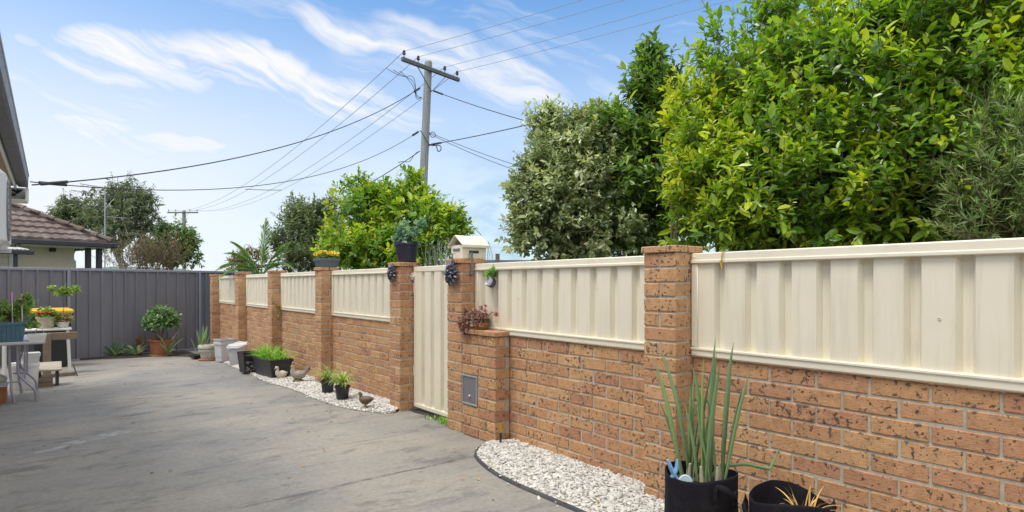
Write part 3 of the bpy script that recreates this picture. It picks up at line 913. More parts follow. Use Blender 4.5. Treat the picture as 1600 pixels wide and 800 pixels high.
# small steel door in the pier
zc0, zc1 = 3 * CO + .004, 6 * CO - .004
md = MB(); yc = (dy_a + dy_b) / 2; hw = (dy_b - dy_a) / 2 - .002
md.box2((DP - .001, yc - hw + .0165, zc0 + .0165), (DP + .006, yc + hw - .016, zc1 - .016), .003)
dr = md.build('access_door', M['doorsteel'], fence)
md = MB()
for (a0, a1, b0, b1) in ((yc - hw, yc + hw, zc1 - .016, zc1), (yc - hw, yc + hw, zc0, zc0 + .016),
                         (yc - hw, yc - hw + .016, zc0 + .0165, zc1 - .0165), (yc + hw - .016, yc + hw, zc0 + .0165, zc1 - .0165)):
    md.box2((DP - .007, a0, b0), (DP + .03, a1, b1), .003)
md.build('door_frame', M['galv'], dr)
MB().lathe([(0, .0), (.012, .0), (.014, .004), (.009, .012), (0, .013)], (0, 0, 0), 14, rot=roty(R(-90)) ).build('lock', M['galv'], dr).location = (DP - .0012, yc - .005, zc0 + .075)
MB().box2((DP - .003, yc - hw + .018, zc0 + .045), (DP - .0012, yc + hw - .018, zc0 + .05), .0005).build('seam', M['grille'], dr)


def trap_sheet(y0, y1, z0, z1, xf, depth, pitch, flat, slope, thick=.0012, start=0.0):
    """folded steel sheet running along Y; flats at xf, recesses at xf + depth"""
    pts = []
    y = y0 - start
    prof = []
    while y < y1 + pitch:
        prof += [(y, 0), (y + flat, 0), (y + flat + slope, 1), (y + pitch - slope, 1)]
        y += pitch
    prof = np.array(prof)
    yy = np.unique(np.concatenate((prof[:, 0][(prof[:, 0] > y0) & (prof[:, 0] < y1)], [y0, y1])))
    dd = np.interp(yy, prof[:, 0], prof[:, 1]) * depth
    P = np.zeros((2, len(yy), 3))
    P[0, :, 0] = P[1, :, 0] = xf + dd; P[:, :, 1] = yy; P[0, :, 2] = z0; P[1, :, 2] = z1
    return MB().grid(P, 0.5, False)


def infill(y0, y1):
    """cream steel panel between two pillars, far end y1"""
    z0, z1 = .866, 1.458
    f = MB(); xf = D - .016
    f.box2((xf, y0 + .002, z1 - .052), (xf + .05, y1 - .002, z1), .006)
    f.box2((xf - .006, y0 + .002, z1 - .060), (xf + .012, y1 - .002, z1 - .040), .004)
    f.box2((xf, y0 + .002, z0), (xf + .05, y1 - .002, z0 + .052), .006)
    f.box2((xf - .006, y0 + .002, z0 + .036), (xf + .012, y1 - .002, z0 + .052), .004)
    for a in (y0 + .002, y1 - .047):
        f.box2((xf + .003, a, z0 + .0525), (xf + .048, a + .045, z1 - .0605), .005)
    for a in (y0 + .024, y1 - .026):
        for z in (z0 + .018, z1 - .022):
            f.lathe([(0, .003), (.005, .002), (.006, 0)], (xf - .0005, a, z), 10, rot=roty(R(-90)), tint=.3)
    o = f.build('panel_frame', M['cream_frame'], fence)
    s_ = trap_sheet(y0 + .04, y1 - .04, z0 + .045, z1 - .055, D - .002, .032, .189, .120, .017, start=rng.random() * .1)
    for q in range(2):
        yq = y0 + .3 + rng.random() * (y1 - y0 - .6); s_.lathe([(.005, .0035), (.006, .001), (.006, 0)], (D - .003, yq, z0 + .15 + rng.random() * .3), 8, rot=roty(R(-90)), tint=.2, smooth=False)
    s_.build('panel_sheet', M['cream'], o, solid=.0012)
    return o


for a, c_ in ((YG['P2'], YG['P1'] - PW), (YG['P3'], YG['P2'] - PW), (YG['P4'], YG['P3'] - PW), (YG['GL'], YG['P4'] - PW),
              (YG['P7'], YG['GR'] - PW), (Y7b, YG['P7'] - PW), (Y7b - PITCH, Y7b - PW)):
    infill(a, c_)

# ---- gate
gy0, gy1 = YG['GR'] + .012, YG['GL'] - PW - .012
gate = thing('metal_gate', 'tall narrow cream ribbed steel gate between two brick pillars', 'gate', (D, gy1, 0))
f = MB(); gw = gy1 - gy0
f.box2((-.004, -gw, 1.405), (.036, 0, 1.458), .005)
f.box2((-.004, -gw, .028), (.036, 0, .07), .005)
f.box2((-.002, -.05, .0705), (.034, 0, 1.4045), .005)
f.box2((-.002, -gw, .0705), (.034, -gw + .04, 1.4045), .005)
f.build('gate_frame', M['cream_frame'], gate)
s_ = trap_sheet(-gw + .035, -.045, .06, 1.41, .002, .034, .189, .120, .017, start=.05)
s_.build('gate_sheet', M['cream'], gate, solid=.0012)
for z in (.35, 1.2):
    f = MB()
    f.box2((.0, .001, z), (.03, .011, z + .09), .002)
    f.tube([(.005, .006, z - .005), (.005, .006, z + .095)], .007, 8)
    f.build('hinge', M['cream_frame'], gate)
# weeds growing along the gate threshold
wd = MB(); r2 = np.random.default_rng(2)
for i in range(150):
    yy = gy0 + .02 + abs(r2.normal(0, .16)); xx = D - .02 + r2.normal(0, .05)
    for q in range(4):
        wd.blade((xx + r2.normal(0, .012), yy + r2.normal(0, .012), gz(yy)), r2.random() * 6.28, r2.uniform(.02, .055), .009, r2.uniform(.2, 1.0), .8, 3, tint=r2.random())
tag(wd.build('weeds', LM['grassy']), 'low green weeds growing along the foot of the cream gate', 'weeds', kind='stuff')
b = MB(); P = np.zeros((2, 14, 3)); P[:, :, 1] = np.linspace(gy0 - .05, gy1 + .05, 14)
P[0, :, 0] = D - .05 + r2.normal(0, .012, 14); P[1, :, 0] = D + .2; P[:, :, 2] = .004 + np.array([gz(y) for y in P[0, :, 1]])
struct(b.grid(P, .5, True, True).build('soil_threshold', M['soil']))

# ================================================================== BACK FENCE
bf = thing('metal_fence', 'dark blue grey ribbed steel fence closing the far end of the driveway', 'fence', (0, FY0, gz(15)), math.atan(FS))
Lk = math.hypot(1, FS)
posts = [x * Lk for x in (-4.55, -2.14, .26, 2.66, 4.16)]
H = 1.785
for i in range(len(posts) - 1):
    a, c_ = posts[i], posts[i + 1]
    s_ = MB(); xx = []; dd = []
    x = a; w_ = .2125; k = 0
    while x < c_:
        for dx, q in ((0, 0), (.122, 0), (.134, -.034), (.164, -.034), (.176, 0)):
            if x + dx < c_: xx.append(x + dx); dd.append(q)
        x += w_
    xx.append(c_); dd.append(0)
    P = np.zeros((2, len(xx), 3)); P[:, :, 0] = xx; P[:, :, 1] = np.array(dd) + .018; P[0, :, 2] = .02; P[1, :, 2] = H - .03
    s_.grid(P, .5, False)
    s_.build('fence_sheet', M['steelblue'], bf, solid=.0012)
    MB().box2((a + .027, -.022, H - .05), (c_ - .027, .042, H), .006).build('top_rail', M['steelpost'], bf)
    MB().box2((a + .027, -.022, .0), (c_ - .027, .042, .045), .006).build('bottom_rail', M['steelpost'], bf)
for x in posts:
    MB().box2((x - .026, -.032, -.1), (x + .026, .05, H + .003), .006).build('post', M['steelpost'], bf)

# ================================================================== THE HOUSE ON THE LEFT
hs = thing('house', 'cream boarded house with slate grey gutter and tan eaves at the left edge', 'house', (-.65, -4.5, 0))
HL = 14.4 - .1            # wall length
b = MB()
Z = 0
while Z < 2.54:
    b.box2((-5, 0, Z - .25 if Z == 0 else Z), (-.004 if int(Z / .15) % 2 else 0, HL, min(Z + .146, 2.55)), .004)
    Z += .15
b.build('wall', M['board'], hs)
b = MB(); b.box2((-5, .0, 2.556), (.28, HL + .35, 2.572), .003)
b.build('soffit', M['soffit'], hs)
b = MB(); b.box2((.275, -.3, 2.50), (.292, HL + .40, 2.60), .003)
b.build('fascia', M['trim'], hs)
b = MB()
prof = [(.294, 2.715), (.296, 2.575), (.31, 2.558), (.39, 2.558), (.408, 2.575), (.412, 2.70), (.402, 2.712), (.398, 2.69), (.394, 2.585), (.31, 2.575), (.302, 2.715)]
b.prism([(x, 0, z) for x, z in prof], (0, -.3, 0), (0, HL + .42, 0))
gt = b.build('gutter', M['gutter'], hs)
MB().box2((.404, -.3, 2.702), (.420, HL + .42, 2.722), .004).build('gutter_bead', M['gutterlip'], gt)
b = MB()
P = np.zeros((2, 2, 3)); P[0, :, 0] = .31; P[1, :, 0] = -5; P[0, :, 2] = 2.70; P[1, :, 2] = 3.5; P[:, 0, 1] = -.3; P[:, 1, 1] = HL + .42
b.grid(P, .5, False, True); b.build('roof', M['gutter'], hs, solid=.03)
b = MB(); b.box2((-.05, HL + .402, 2.36), (.415, HL + .425, 2.545), .004); b.box2((-.05, HL + .02, 2.34), (.405, HL + .40, 2.355), .003); b.box2((.385, HL + .1, 2.36), (.405, HL + .40, 2.497), .003)
b.build('eave_box', M['trim'], hs)
b = MB(); b.box2((.03, HL - .12, 2.3), (.17, HL - .0, 2.5), .01); b.build('mount', M['darktrim'], hs)
b = MB(); b.tube([(.15, HL + .2, 2.42), (.3, HL + .46, 2.46), (.33, HL + .5, 2.52)], .018, 8)
for q in range(4): b.tube([(.25, HL + .3, 2.50), (.32 + .02 * q, HL + .44, 2.46 + .02 * q), (.40, HL + .46, 2.50 + .025 * q)], .009, 6)
b.build('cable_bracket', M['darktrim'], hs)

ac = thing('air_conditioner', 'white air conditioner box on brackets high on the house wall', 'air conditioner', (-.62, 5.55, 1.56))
b = MB(); b.cbox((.20, .38, .27), (.33, .76, .54), .035); b.build('case', M['acw'], ac)
b = MB()
b.lathe([(.20, .0), (.215, .012), (.225, .012), (.235, 0)], (.365, .28, .27), 32, rot=roty(R(90)))
for q in range(9): b.bar((.372, .28 - .2, .09 + q * .045), (.372, .28 + .2, .09 + q * .045), .006, .006, .001)
b.build('fan_grille', M['grille'], ac)
for y in (.1, .62): MB().box2((-.025, y, -.035), (.37, y + .035, -.002), .004).build('bracket', M['gutterlip'], ac)

# ================================================================== NEIGHBOUR'S HOUSE
cr = at(175, 381, 16.4)
nb = thing('tiled_house', 'low cream house with a weathered red tiled hip roof behind the fence', 'house', (cr[0], cr[1], 0), math.atan2(.30, .955))
eh = cr[2] - .02
E = .5                       # eave overhang
Wd, Dp = 12.0, 9.0           # runs towards -x and +y in local axes
pit = math.tan(R(29))
b = MB()
for i in range(int((eh + .3) / .16)):
    z = -.3 + i * .16
    b.box2((-Wd, E + (.006 if i % 2 else 0), z), (-2.0, Dp - E, min(z + .156, eh - .06)), .004, tint=.5)
b.box2((-1.999, E + .6, -.3), (-E, Dp - E, eh - .06), .01)
b.build('wall', M['board'], nb)
rt = MB(); lip = 0.055


def roof_face(origin, ud, vd, width_at, nv):
    """courses of rolled tiles up a slope; width_at(t) gives the start and end along ud"""
    sl_ = .33
    for k in range(nv):
        v0 = k * sl_; v1 = (k + 1) * sl_ + .03
        u0, u1 = width_at(v0); 
        if u1 - u0 < .2: break
        n = max(6, int((u1 - u0) / .05))
        u = np.linspace(u0, u1, n)
        wave = .028 * np.abs(np.sin(u / .21 * math.pi))
        P = np.zeros((3, n, 3))
        hc = math.cos(R(29)); hs_ = math.sin(R(29))
        nz = np.array((0, 0, 1.0))
        for r_, (v, off) in enumerate(((v0, -.005), (v0, lip), (v1, .002))):
            P[r_] = origin + u[:, None] * ud + v * hc * vd + (v * hs_ + off + (wave if r_ else wave * .6))[:, None] * nz
        rt.grid(P, .5, False)


o3 = np.array((0, 0, eh + .03))
nv = int((Dp / 2) / math.cos(R(29)) / .33) + 1
hc = math.cos(R(29))
roof_face(o3 + (-Wd, 0, 0), np.array((1.0, 0, 0)), np.array((0, 1.0, 0)), lambda v: (0, Wd - v * hc), nv)
roof_face(o3, np.array((0, 1.0, 0)), np.array((-1.0, 0, 0)), lambda v: (v * hc, Dp - v * hc), nv)
roof_face(o3 + (0, Dp, 0), np.array((-1.0, 0, 0)), np.array((0, -1.0, 0)), lambda v: (v * hc, Wd), nv)
rf = rt.build('roof', M['rooftile'], nb)
b = MB()
for sgn in (0, 1):
    p0 = o3 + (0, Dp * sgn, .05); p1 = o3 + (-Dp / 2, Dp / 2, Dp / 2 * pit + .06)
    L = np.linalg.norm(p1 - p0); n = int(L / .36)
    for i in range(n):
        a = p0 + (p1 - p0) * i / n; c_ = p0 + (p1 - p0) * (i + 1.08) / n
        b.tube([a + (0, 0, .012), c_], [.095, .075], 8)
b.tube([o3 + (-Dp / 2, Dp / 2, Dp / 2 * pit + .06), o3 + (-Wd, Dp / 2, Dp / 2 * pit + .06)], .09, 8)
b.build('ridge_cap', M['rooftile'], rf)
b = MB(); b.box2((-Wd, -.11, eh - .09), (.0, .0, eh + .03), .015); b.box2((0.002, -.11, eh - .09), (.11, Dp, eh + .03), .015)
b.build('gutter', M['darktrim'], nb)
b = MB(); b.box2((-Wd, .0, eh - .10), (-.02, E + .2, eh - .06), .004); b.box2((-1.99, E + .21, eh - .10), (-.02, E + .59, eh - .06), .004)
b.build('soffit', M['trim'], nb)
for x in (-.42, -.16): MB().box2((x - .06, .35, -.3), (x + .06, .47, eh - .101), .008).build('verandah_post', M['darktrim'], nb)
b = MB(); b.box2((-2.10, E - .03, -.3), (-2.0, E - .002, eh - .101), .005); b.build('corner_board', M['trim'], nb)
b = MB(); b.cbox((-1.05, .95, eh - .16), (.14, .12, .10), .02); b.build('porch_light', M['darktrim'], nb)
b = MB(); b.lathe([(.02, 0), (.06, .02), (.06, .09), (.02, .11)], (-2.05, .02, eh - .20), 10, close=True); b.build('lamp', M['glass'], nb)
MB().box2((-4.6, E - .012, .9), (-3.5, E - .001, 1.9), .004).build('window', M['glass'], nb)
# corrugated awning
b = MB(); n = 170; u = np.linspace(-7.2, -2.08, n); P = np.zeros((2, n, 3)); P[:, :, 0] = u
P[0, :, 1] = -.95; P[1, :, 1] = E - .002; P[0, :, 2] = eh - .27 + .012 * np.sin(u / .076 * 6.283); P[1, :, 2] = eh - .12 + .012 * np.sin(u / .076 * 6.283)
b.grid(P, .5, True); aw = b.build('awning', M['corr'], nb, solid=.002)
b = MB(); b.box2((-7.2, -1.03, eh - .39), (-2.03, -.955, eh - .29), .01); b.build('awning_gutter', M['darktrim'], aw)
for x in (-2.35, -5.0, -7.1): MB().box2((x - .035, -.93, -.3), (x + .035, -.86, eh - .32), .005).build('awning_post', M['darktrim'], nb)

# TV antenna behind that roof
an = at(164, 372, 21.0)
ant = thing('tv_antenna', 'thin grey television antenna mast rising behind the tiled roof', 'antenna', (an[0], an[1], an[2] - .8), R(15))
b = MB(); top = (372 - 290) / 940 * 21 + .8
b.tube([(0, 0, -.6), (0, 0, top)], .022, 8); b.tube([(0, 0, .9 + .9), (.2, 0, 2.1), (.28, .0, 2.2)], .012, 6); b.build('mast', M['galv'], ant)
for (zz, l0, l1, n, ex) in ((top - .08, -.75, .02, 5, .26), (top - .33, -1.0, -.02, 6, .22), (1.55, .05, .65, 8, .11)):
    b = MB(); b.tube([(l0, 0, zz + .05 if zz > 2 else zz), (l1, 0, zz)], .014, 6)
    for q in range(n):
        x = l0 + (l1 - l0) * (q + .5) / n; b.tube([(x, -ex, zz), (x, ex, zz)], .007, 5)
    b.build('aerial_boom', M['galv'], ant)

# ================================================================== POWER POLES AND WIRES
def insulator(mb, p):
    mb.lathe([(.012, -.12), (.012, .02), (.05, .02), (.055, .06), (.03, .08), (.045, .10), (.045, .13), (.02, .16), (0, .165)], p, 10)


def power_pole(label, base, height, lean, armdir, armL, drop, r0, r1):
    t = thing('power_pole', label, 'power pole', base, 0, 'timber power poles along the street')
    b = MB(); top = np.array((lean[0], lean[1], height))
    zz = np.linspace(0, 1, 9)
    pts = zz[:, None] * top; rad = r0 + (r1 - r0) * zz
    b.tube(pts, rad, 14)
    b.lathe([(r1, 0), (r1 * .8, r1 * .45), (0, r1 * .6)], top, 14)
    b.build('pole', M['pole'], t)
    ad = np.asarray(armdir, float); ad /= np.linalg.norm(ad)
    pd = np.array((-ad[1], ad[0], 0))
    zc = top * (1 - drop / height)
    ac_ = zc - pd * (r1 + .055)
    cl_ = MB(); cl_.bar(ac_ - ad * armL / 2, ac_ + ad * armL / 2, .10, .125, .01); arm = cl_.build('crossarm', M['arm'], t)
    b = MB()
    for s in (-1, 1): b.bar(ac_ + ad * s * .62 - (0, 0, .07), ac_ + pd * .01 - (0, 0, .72), .035, .012, .002)
    b.build('arm_brace', M['arm'], t)
    ips = []
    for q in (-.96, -.48, .48, .96):
        p = ac_ + ad * armL / 2 * q * .97 + (0, 0, .14)
        i = MB(); insulator(i, p); i.build('insulator', M['porcelain'], arm)
        ips.append(np.asarray(base) + p + (0, 0, .12))
    return t, ips, np.asarray(base, float), top


p1 = at(651.5, 444, 20.0); p1[2] = -.34
ptop = at(669.5, 98, 20.0)
pole1, ins1, b1, t1 = power_pole('tall weathered timber power pole with a crossarm rising behind the bushes', p1, ptop[2] - p1[2],
                                 (ptop[0] - p1[0], ptop[1] - p1[1]), (at(717, 127, 21.0) - at(627, 94, 19.0)) * (1, 1, 0), 2.55, .28, .155, .125)
p2 = at(287.5, 444, 61.0); p2[2] = -.34
ptop2 = at(288, 330, 61.0)
pole2, ins2, b2, t2 = power_pole('small far timber power pole with a level crossarm above the grey fence', p2, ptop2[2] - p2[2], (0, 0),
                                 (CS, -SN, 0), 3.1, .16, .20, .165)


def cable(label, a, c_, sag, rad, m_, group, extra=None, n=28):
    t = np.linspace(0, 1, n)[:, None]
    P = np.asarray(a) * (1 - t) + np.asarray(c_) * t
    P[:, 2] -= (4 * sag * t * (1 - t))[:, 0]
    b = MB(); b.tube(P, rad, 6)
    if extra: extra(b, P)
    return tag(b.build('power_cable', m_), label, 'cable', group)


GC = 'bare conductors strung between the power poles'
ords = ['outer left', 'inner left', 'inner right', 'outer right']
far_tops = [(910, 0), (975, 0), (1075, 0), (1142, 0)]
for q in range(4):
    # towards the camera side: the wire leaves the photo at the top
    tgt = at(*far_tops[q], 15.4 - .25 * q + .0)
    a = ins1[q]; d = tgt - a
    ln = 'bare conductor from the %s insulator of the tall pole up past the top edge' % ords[q]
    end = a + d * 4.2; end[2] = a[2] + .4 + .2 * (d[2] * 4.2 < 0)
    # choose the sag so that it still passes through the point where the photo's edge cuts it
    tt = 1 / 4.2
    sag = ((a[2] * (1 - tt) + end[2] * tt) - tgt[2]) / (4 * tt * (1 - tt))
    cable(ln, a, end, sag, .006, M['thinwire'], GC)
    a2 = ins1[q]; e2 = ins2[q]
    cable('bare conductor from the %s insulator of the tall pole to the far pole' % ords[q], a2, e2, 1.6, .009, M['thinwire'], GC, n=40)
# spreader bar on the far span
sa = []
b = MB()
pa, pb = at(383, 295.5, 41), at(440, 297, 41.5)
b.tube(np.stack([pa, (pa + pb) / 2 + (0, 0, -.02), pb]), .03, 6)
tag(b.build('wire_spreader', M['thinwire']), 'thin spreader bar across the far span of conductors', 'spreader')

GSV = 'insulated service cables from the tall pole'
bk = np.array((-.25, 9.8 + .2, 2.52))
bk = at(50, 289, 8.3); bk2 = at(47, 284, 8.4)


def clamp_ends(b, P):
    d = P[2] - P[0]; d /= np.linalg.norm(d)
    b.tube([P[0] + d * .12, P[0] + d * .5], .022, 8)
    d = P[-3] - P[-1]; d /= np.linalg.norm(d)
    b.tube([P[-1] + d * .1, P[-1] + d * .5], .035, 8)


cable('black twisted cable from the house gutter up near the top of the tall pole', bk, at(657, 137, 19.6), .55, .011, M['wire'], GSV, clamp_ends)
cable('black service cable from the house gutter to the middle of the tall pole', bk2, at(655, 205, 19.7), .75, .008, M['wire'], GSV, clamp_ends)
def clamp0(b, P):
    d = P[2] - P[0]; d /= np.linalg.norm(d); b.tube([P[0] + d * .1, P[0] + d * .55], .03, 8)
cable('black cable from the top of the tall pole down into the grey green tree', at(675, 141, 20), at(1010, 232, 15), .15, .014, M['wire'], GSV, clamp0)
cable('black cable rising from a bracket on the tall pole past the spire of dark leaves', at(672, 226, 20), at(1130, 112, 12), .12, .013, M['wire'], GSV, clamp0)
cable('paired black cable sloping from the tall pole behind the grey green tree, upper strand', at(671, 207, 20), at(905, 287, 17.5), .1, .010, M['wire'], GSV)
cable('paired black cable sloping from the tall pole behind the grey green tree, lower strand', at(671, 209, 20), at(905, 296, 17.5), .14, .010, M['wire'], GSV)
cable('black cable sloping down from the tall pole behind the yellow green bush', at(656, 236, 19.8), at(440, 345, 21), .25, .013, M['wire'], GSV)
def loop_part(lp):
    o_ = lp.build('jumper_loop', M['wire'], pole1); o_.matrix_parent_inverse = Matrix.Translation(-Vector(pole1.location))


for off in (0, .25, .5):
    lp = MB()
    P = np.array([at(604 + off * 40, 107 + off * 8, 19.6), at(630, 118 - off * 10, 19.6), at(648, 112 + off * 40, 19.7), at(650, 150 + off * 12, 19.8), at(659, 152, 19.85)])
    P = resample(soften(P), 24); P[:, 2] -= .08 * np.sin(np.linspace(0, math.pi, 24))
    lp.tube(P, .009, 5); loop_part(lp)
P = soften([at(656, 236, 19.8), at(648, 240, 19.8), at(640, 254, 19.8), at(630, 252, 19.9), at(622, 254, 19.9)]); lp = MB(); lp.tube(P, .011, 5); loop_part(lp); lp = MB()
P = soften([at(657, 204, 19.8), at(663, 213, 19.75), at(669, 225, 19.75), at(676, 228, 19.8), at(688, 226, 19.8), at(690, 234, 19.8), at(684, 238, 19.8), at(682, 228, 19.8)]); lp.tube(P, .016, 5)
loop_part(lp); lp = MB(); lp.tube([at(669, 227, 19.8), at(690, 223, 19.9)], .03, 6); loop_part(lp); lp = MB()
P = soften([at(671, 209, 19.8), at(677, 205, 19.8), at(682, 212, 19.8), at(675, 216, 19.8), at(671, 209, 19.8)]); lp.tube(P, .012, 5)
loop_part(lp)

# lattice mast far beyond the letterbox
lt = at(763, 405, 160); tp = at(762, 377, 160)
t = thing('lattice_tower', 'tiny far steel lattice mast beyond the letterbox', 'tower', (lt[0], lt[1], -.3), R(20))
b = MB(); hh_ = tp[2] + .3
for sx_ in (-1, 1):
    for sy_ in (-1, 1): b.tube([(sx_ * 1.0, sy_ * 1.0, 0), (sx_ * .75, sy_ * .75, hh_ * .72), (0, 0, hh_)], .09, 5)
for q in range(5):
    z = hh_ * q * .18; s_ = 1 - .25 * z / (hh_ * .72)
    b.bar((-s_, -s_, z), (s_, -s_, z), .1, .1, .01); b.bar((-s_, s_, z), (s_, s_, z), .1, .1, .01); b.bar((-s_, -s_, z), (s_, -s_ , z + hh_ * .18), .07, .07, .01)
b.build('lattice', M['latticem'], t)
# a far low roof showing just over the cream panel
fr = at(800, 408, 70)
t = thing('far_house', 'far low house roof just showing above the cream panel', 'house', (fr[0], fr[1], -.3), -TH)
zt = fr[2] + .3
b = MB(); b.box2((-3.2, 0, 0), (3.2, 6, zt - 1.0), .02); b.build('wall', M['board'], t)
b = MB(); b.prism([(0, -.5, zt - 1.0), (0, 6.5, zt - 1.0), (0, 3, zt + .25)], (-3.6, 0, 0), (3.6, 0, 0)); rfo = b.build('roof', M['darktrim'], t)
MB().box2((-2.0, 2.6, zt - .2), (-1.5, 3.2, zt + 1.0), .03).build('chimney', M['rooftile'], rfo)
# ================================================================== FOLIAGE
def unit(a): return a / (np.linalg.norm(a, axis=-1, keepdims=True) + 1e-9)


def leaves(mb, P, A, Nn, L, Wd, tint, curl=.12, fold=.10, w1=.3, w2=.72):
    """one folded leaf per row: base P, axis A, normal Nn"""
    n = len(P)
    S = unit(np.cross(Nn, A)); Nn = unit(np.cross(A, S))
    L = np.broadcast_to(np.asarray(L, float), (n,))[:, None]; Wd = np.broadcast_to(np.asarray(Wd, float), (n,))[:, None]
    V = np.stack((P, P + A * L * w1 + S * Wd * .5 + Nn * Wd * fold, P + A * L * w2 + S * Wd * .40 + Nn * (Wd * fold - L * curl * .4),
                  P + A * L - Nn * L * curl, P + A * L * w2 - S * Wd * .40 + Nn * (Wd * fold - L * curl * .4), P + A * L * w1 - S * Wd * .5 + Nn * Wd * fold), 1)
    i = (np.arange(n) * 6)[:, None]
    F = np.concatenate((i + np.array((0, 3, 2, 1)), i + np.array((0, 5, 4, 3))), 1).reshape(-1, 4)
    mb.add(V.reshape(-1, 3), F, np.repeat(tint, 2))


def prisms(mb, A, B, r0, r1, tint=.5):
    n = len(A); d = unit(B - A)
    u = unit(np.cross(d, np.where(np.abs(d[:, 2:]) > .9, (1.0, 0, 0), (0, 0, 1.0)))); v = np.cross(d, u)
    V = []
    for p, r in ((A, r0), (B, r1)):
        for k in range(3):
            a = k * 2.0944
            V.append(p + r * (math.cos(a) * u + math.sin(a) * v))
    V = np.stack(V, 1); i = (np.arange(n) * 6)[:, None]
    F = np.concatenate([i + np.array((k, (k + 1) % 3, 3 + (k + 1) % 3, 3 + k)) for k in range(3)], 1).reshape(-1, 4)
    mb.add(V.reshape(-1, 3), F, tint)


def shoots_to_leaves(rg, mb, tw, P0, Dr, SL, nl, L, Wd, tilt=.85, droop=.1, tipbias=.35, tintc=None, t0=.12, wv=.35, curl=.12, stem=.004, fold=.10, bend=0.0):
    """shoots from P0 along Dr of length SL carrying nl leaves each"""
    m = len(P0); SLc = np.broadcast_to(np.asarray(SL, float), (m,))
    k = np.arange(nl); t = t0 + (1 - t0) * (k + .5) / nl
    tt = np.clip(t[None] + rg.normal(0, .03, (m, nl)), 0, 1)
    u = unit(np.cross(Dr, rg.normal(0, 1, (m, 3)))); v = np.cross(Dr, u)
    ph = rg.random(m)[:, None] * 6.283 + k[None] * 2.4 + rg.normal(0, .35, (m, nl))
    rad = np.cos(ph)[..., None] * u[:, None] + np.sin(ph)[..., None] * v[:, None]
    base = P0[:, None] + Dr[:, None] * (SLc[:, None] * tt)[..., None]
    base[..., 2] -= bend * (SLc[:, None] * tt ** 2)
    tl = tilt * (1 - .55 * tt)[..., None]
    ax = unit(Dr[:, None] * (1 - tl) + rad * tl + np.array((0, 0, -droop)) + rg.normal(0, .16, (m, nl, 3)))
    nr = unit(Dr[:, None] * .6 - rad * .25 + np.array((0, 0, .75)) + rg.normal(0, .35, (m, nl, 3)))
    sz = np.exp(rg.normal(0, .32, (m, nl))) * (1 - .30 * tt ** 3)
    base_t = rg.random((m, 1)) * .35 if tintc is None else tintc[:, None]
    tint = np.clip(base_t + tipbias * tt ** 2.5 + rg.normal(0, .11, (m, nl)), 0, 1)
    q = (m * nl, 3)
    leaves(mb, base.reshape(q), ax.reshape(q), nr.reshape(q), (L * sz).ravel(), (Wd * sz * np.exp(rg.normal(0, .12, (m, nl)))).ravel(), tint.ravel(), curl, fold)
    if tw is not None:
        E = P0 + Dr * SLc[:, None]; E[:, 2] -= bend * SLc
        prisms(tw, P0, E, stem, stem * .4)


def blobs(rg, lobes, shell=.5):
    """cluster centres in a union of ellipsoids; returns centres, outward directions"""
    Cc, O = [], []
    for (c, rx, rz, n) in lobes:
        d = unit(rg.normal(0, 1, (n, 3)))
        r = (shell + (1 - shell) * rg.random((n, 1))) ** .6
        wob = 1 + .16 * np.sin(d[:, 0:1] * 4 + c[0] * 3) * np.cos(d[:, 2:] * 5 + c[1] * 2)
        p = d * r * wob * np.array((rx, rx, rz))
        Cc.append(p + c); O.append(unit(d / np.array((rx, rx, rz))))
    return np.concatenate(Cc), np.concatenate(O)


def limb(rg, mb, a, c_, r0, r1, k=7, wig=.06, n=7):
    t = np.linspace(0, 1, n)[:, None]
    L = np.linalg.norm(c_ - a)
    mid = np.array((0, 0, .22 * L))
    P = a * (1 - t) + c_ * t + (t * (1 - t)) * mid + np.concatenate((np.zeros((1, 3)), rg.normal(0, wig * L * .3, (n - 2, 3)), np.zeros((1, 3))))
    mb.tube(P, np.linspace(r0, r1, n), k)
    return P


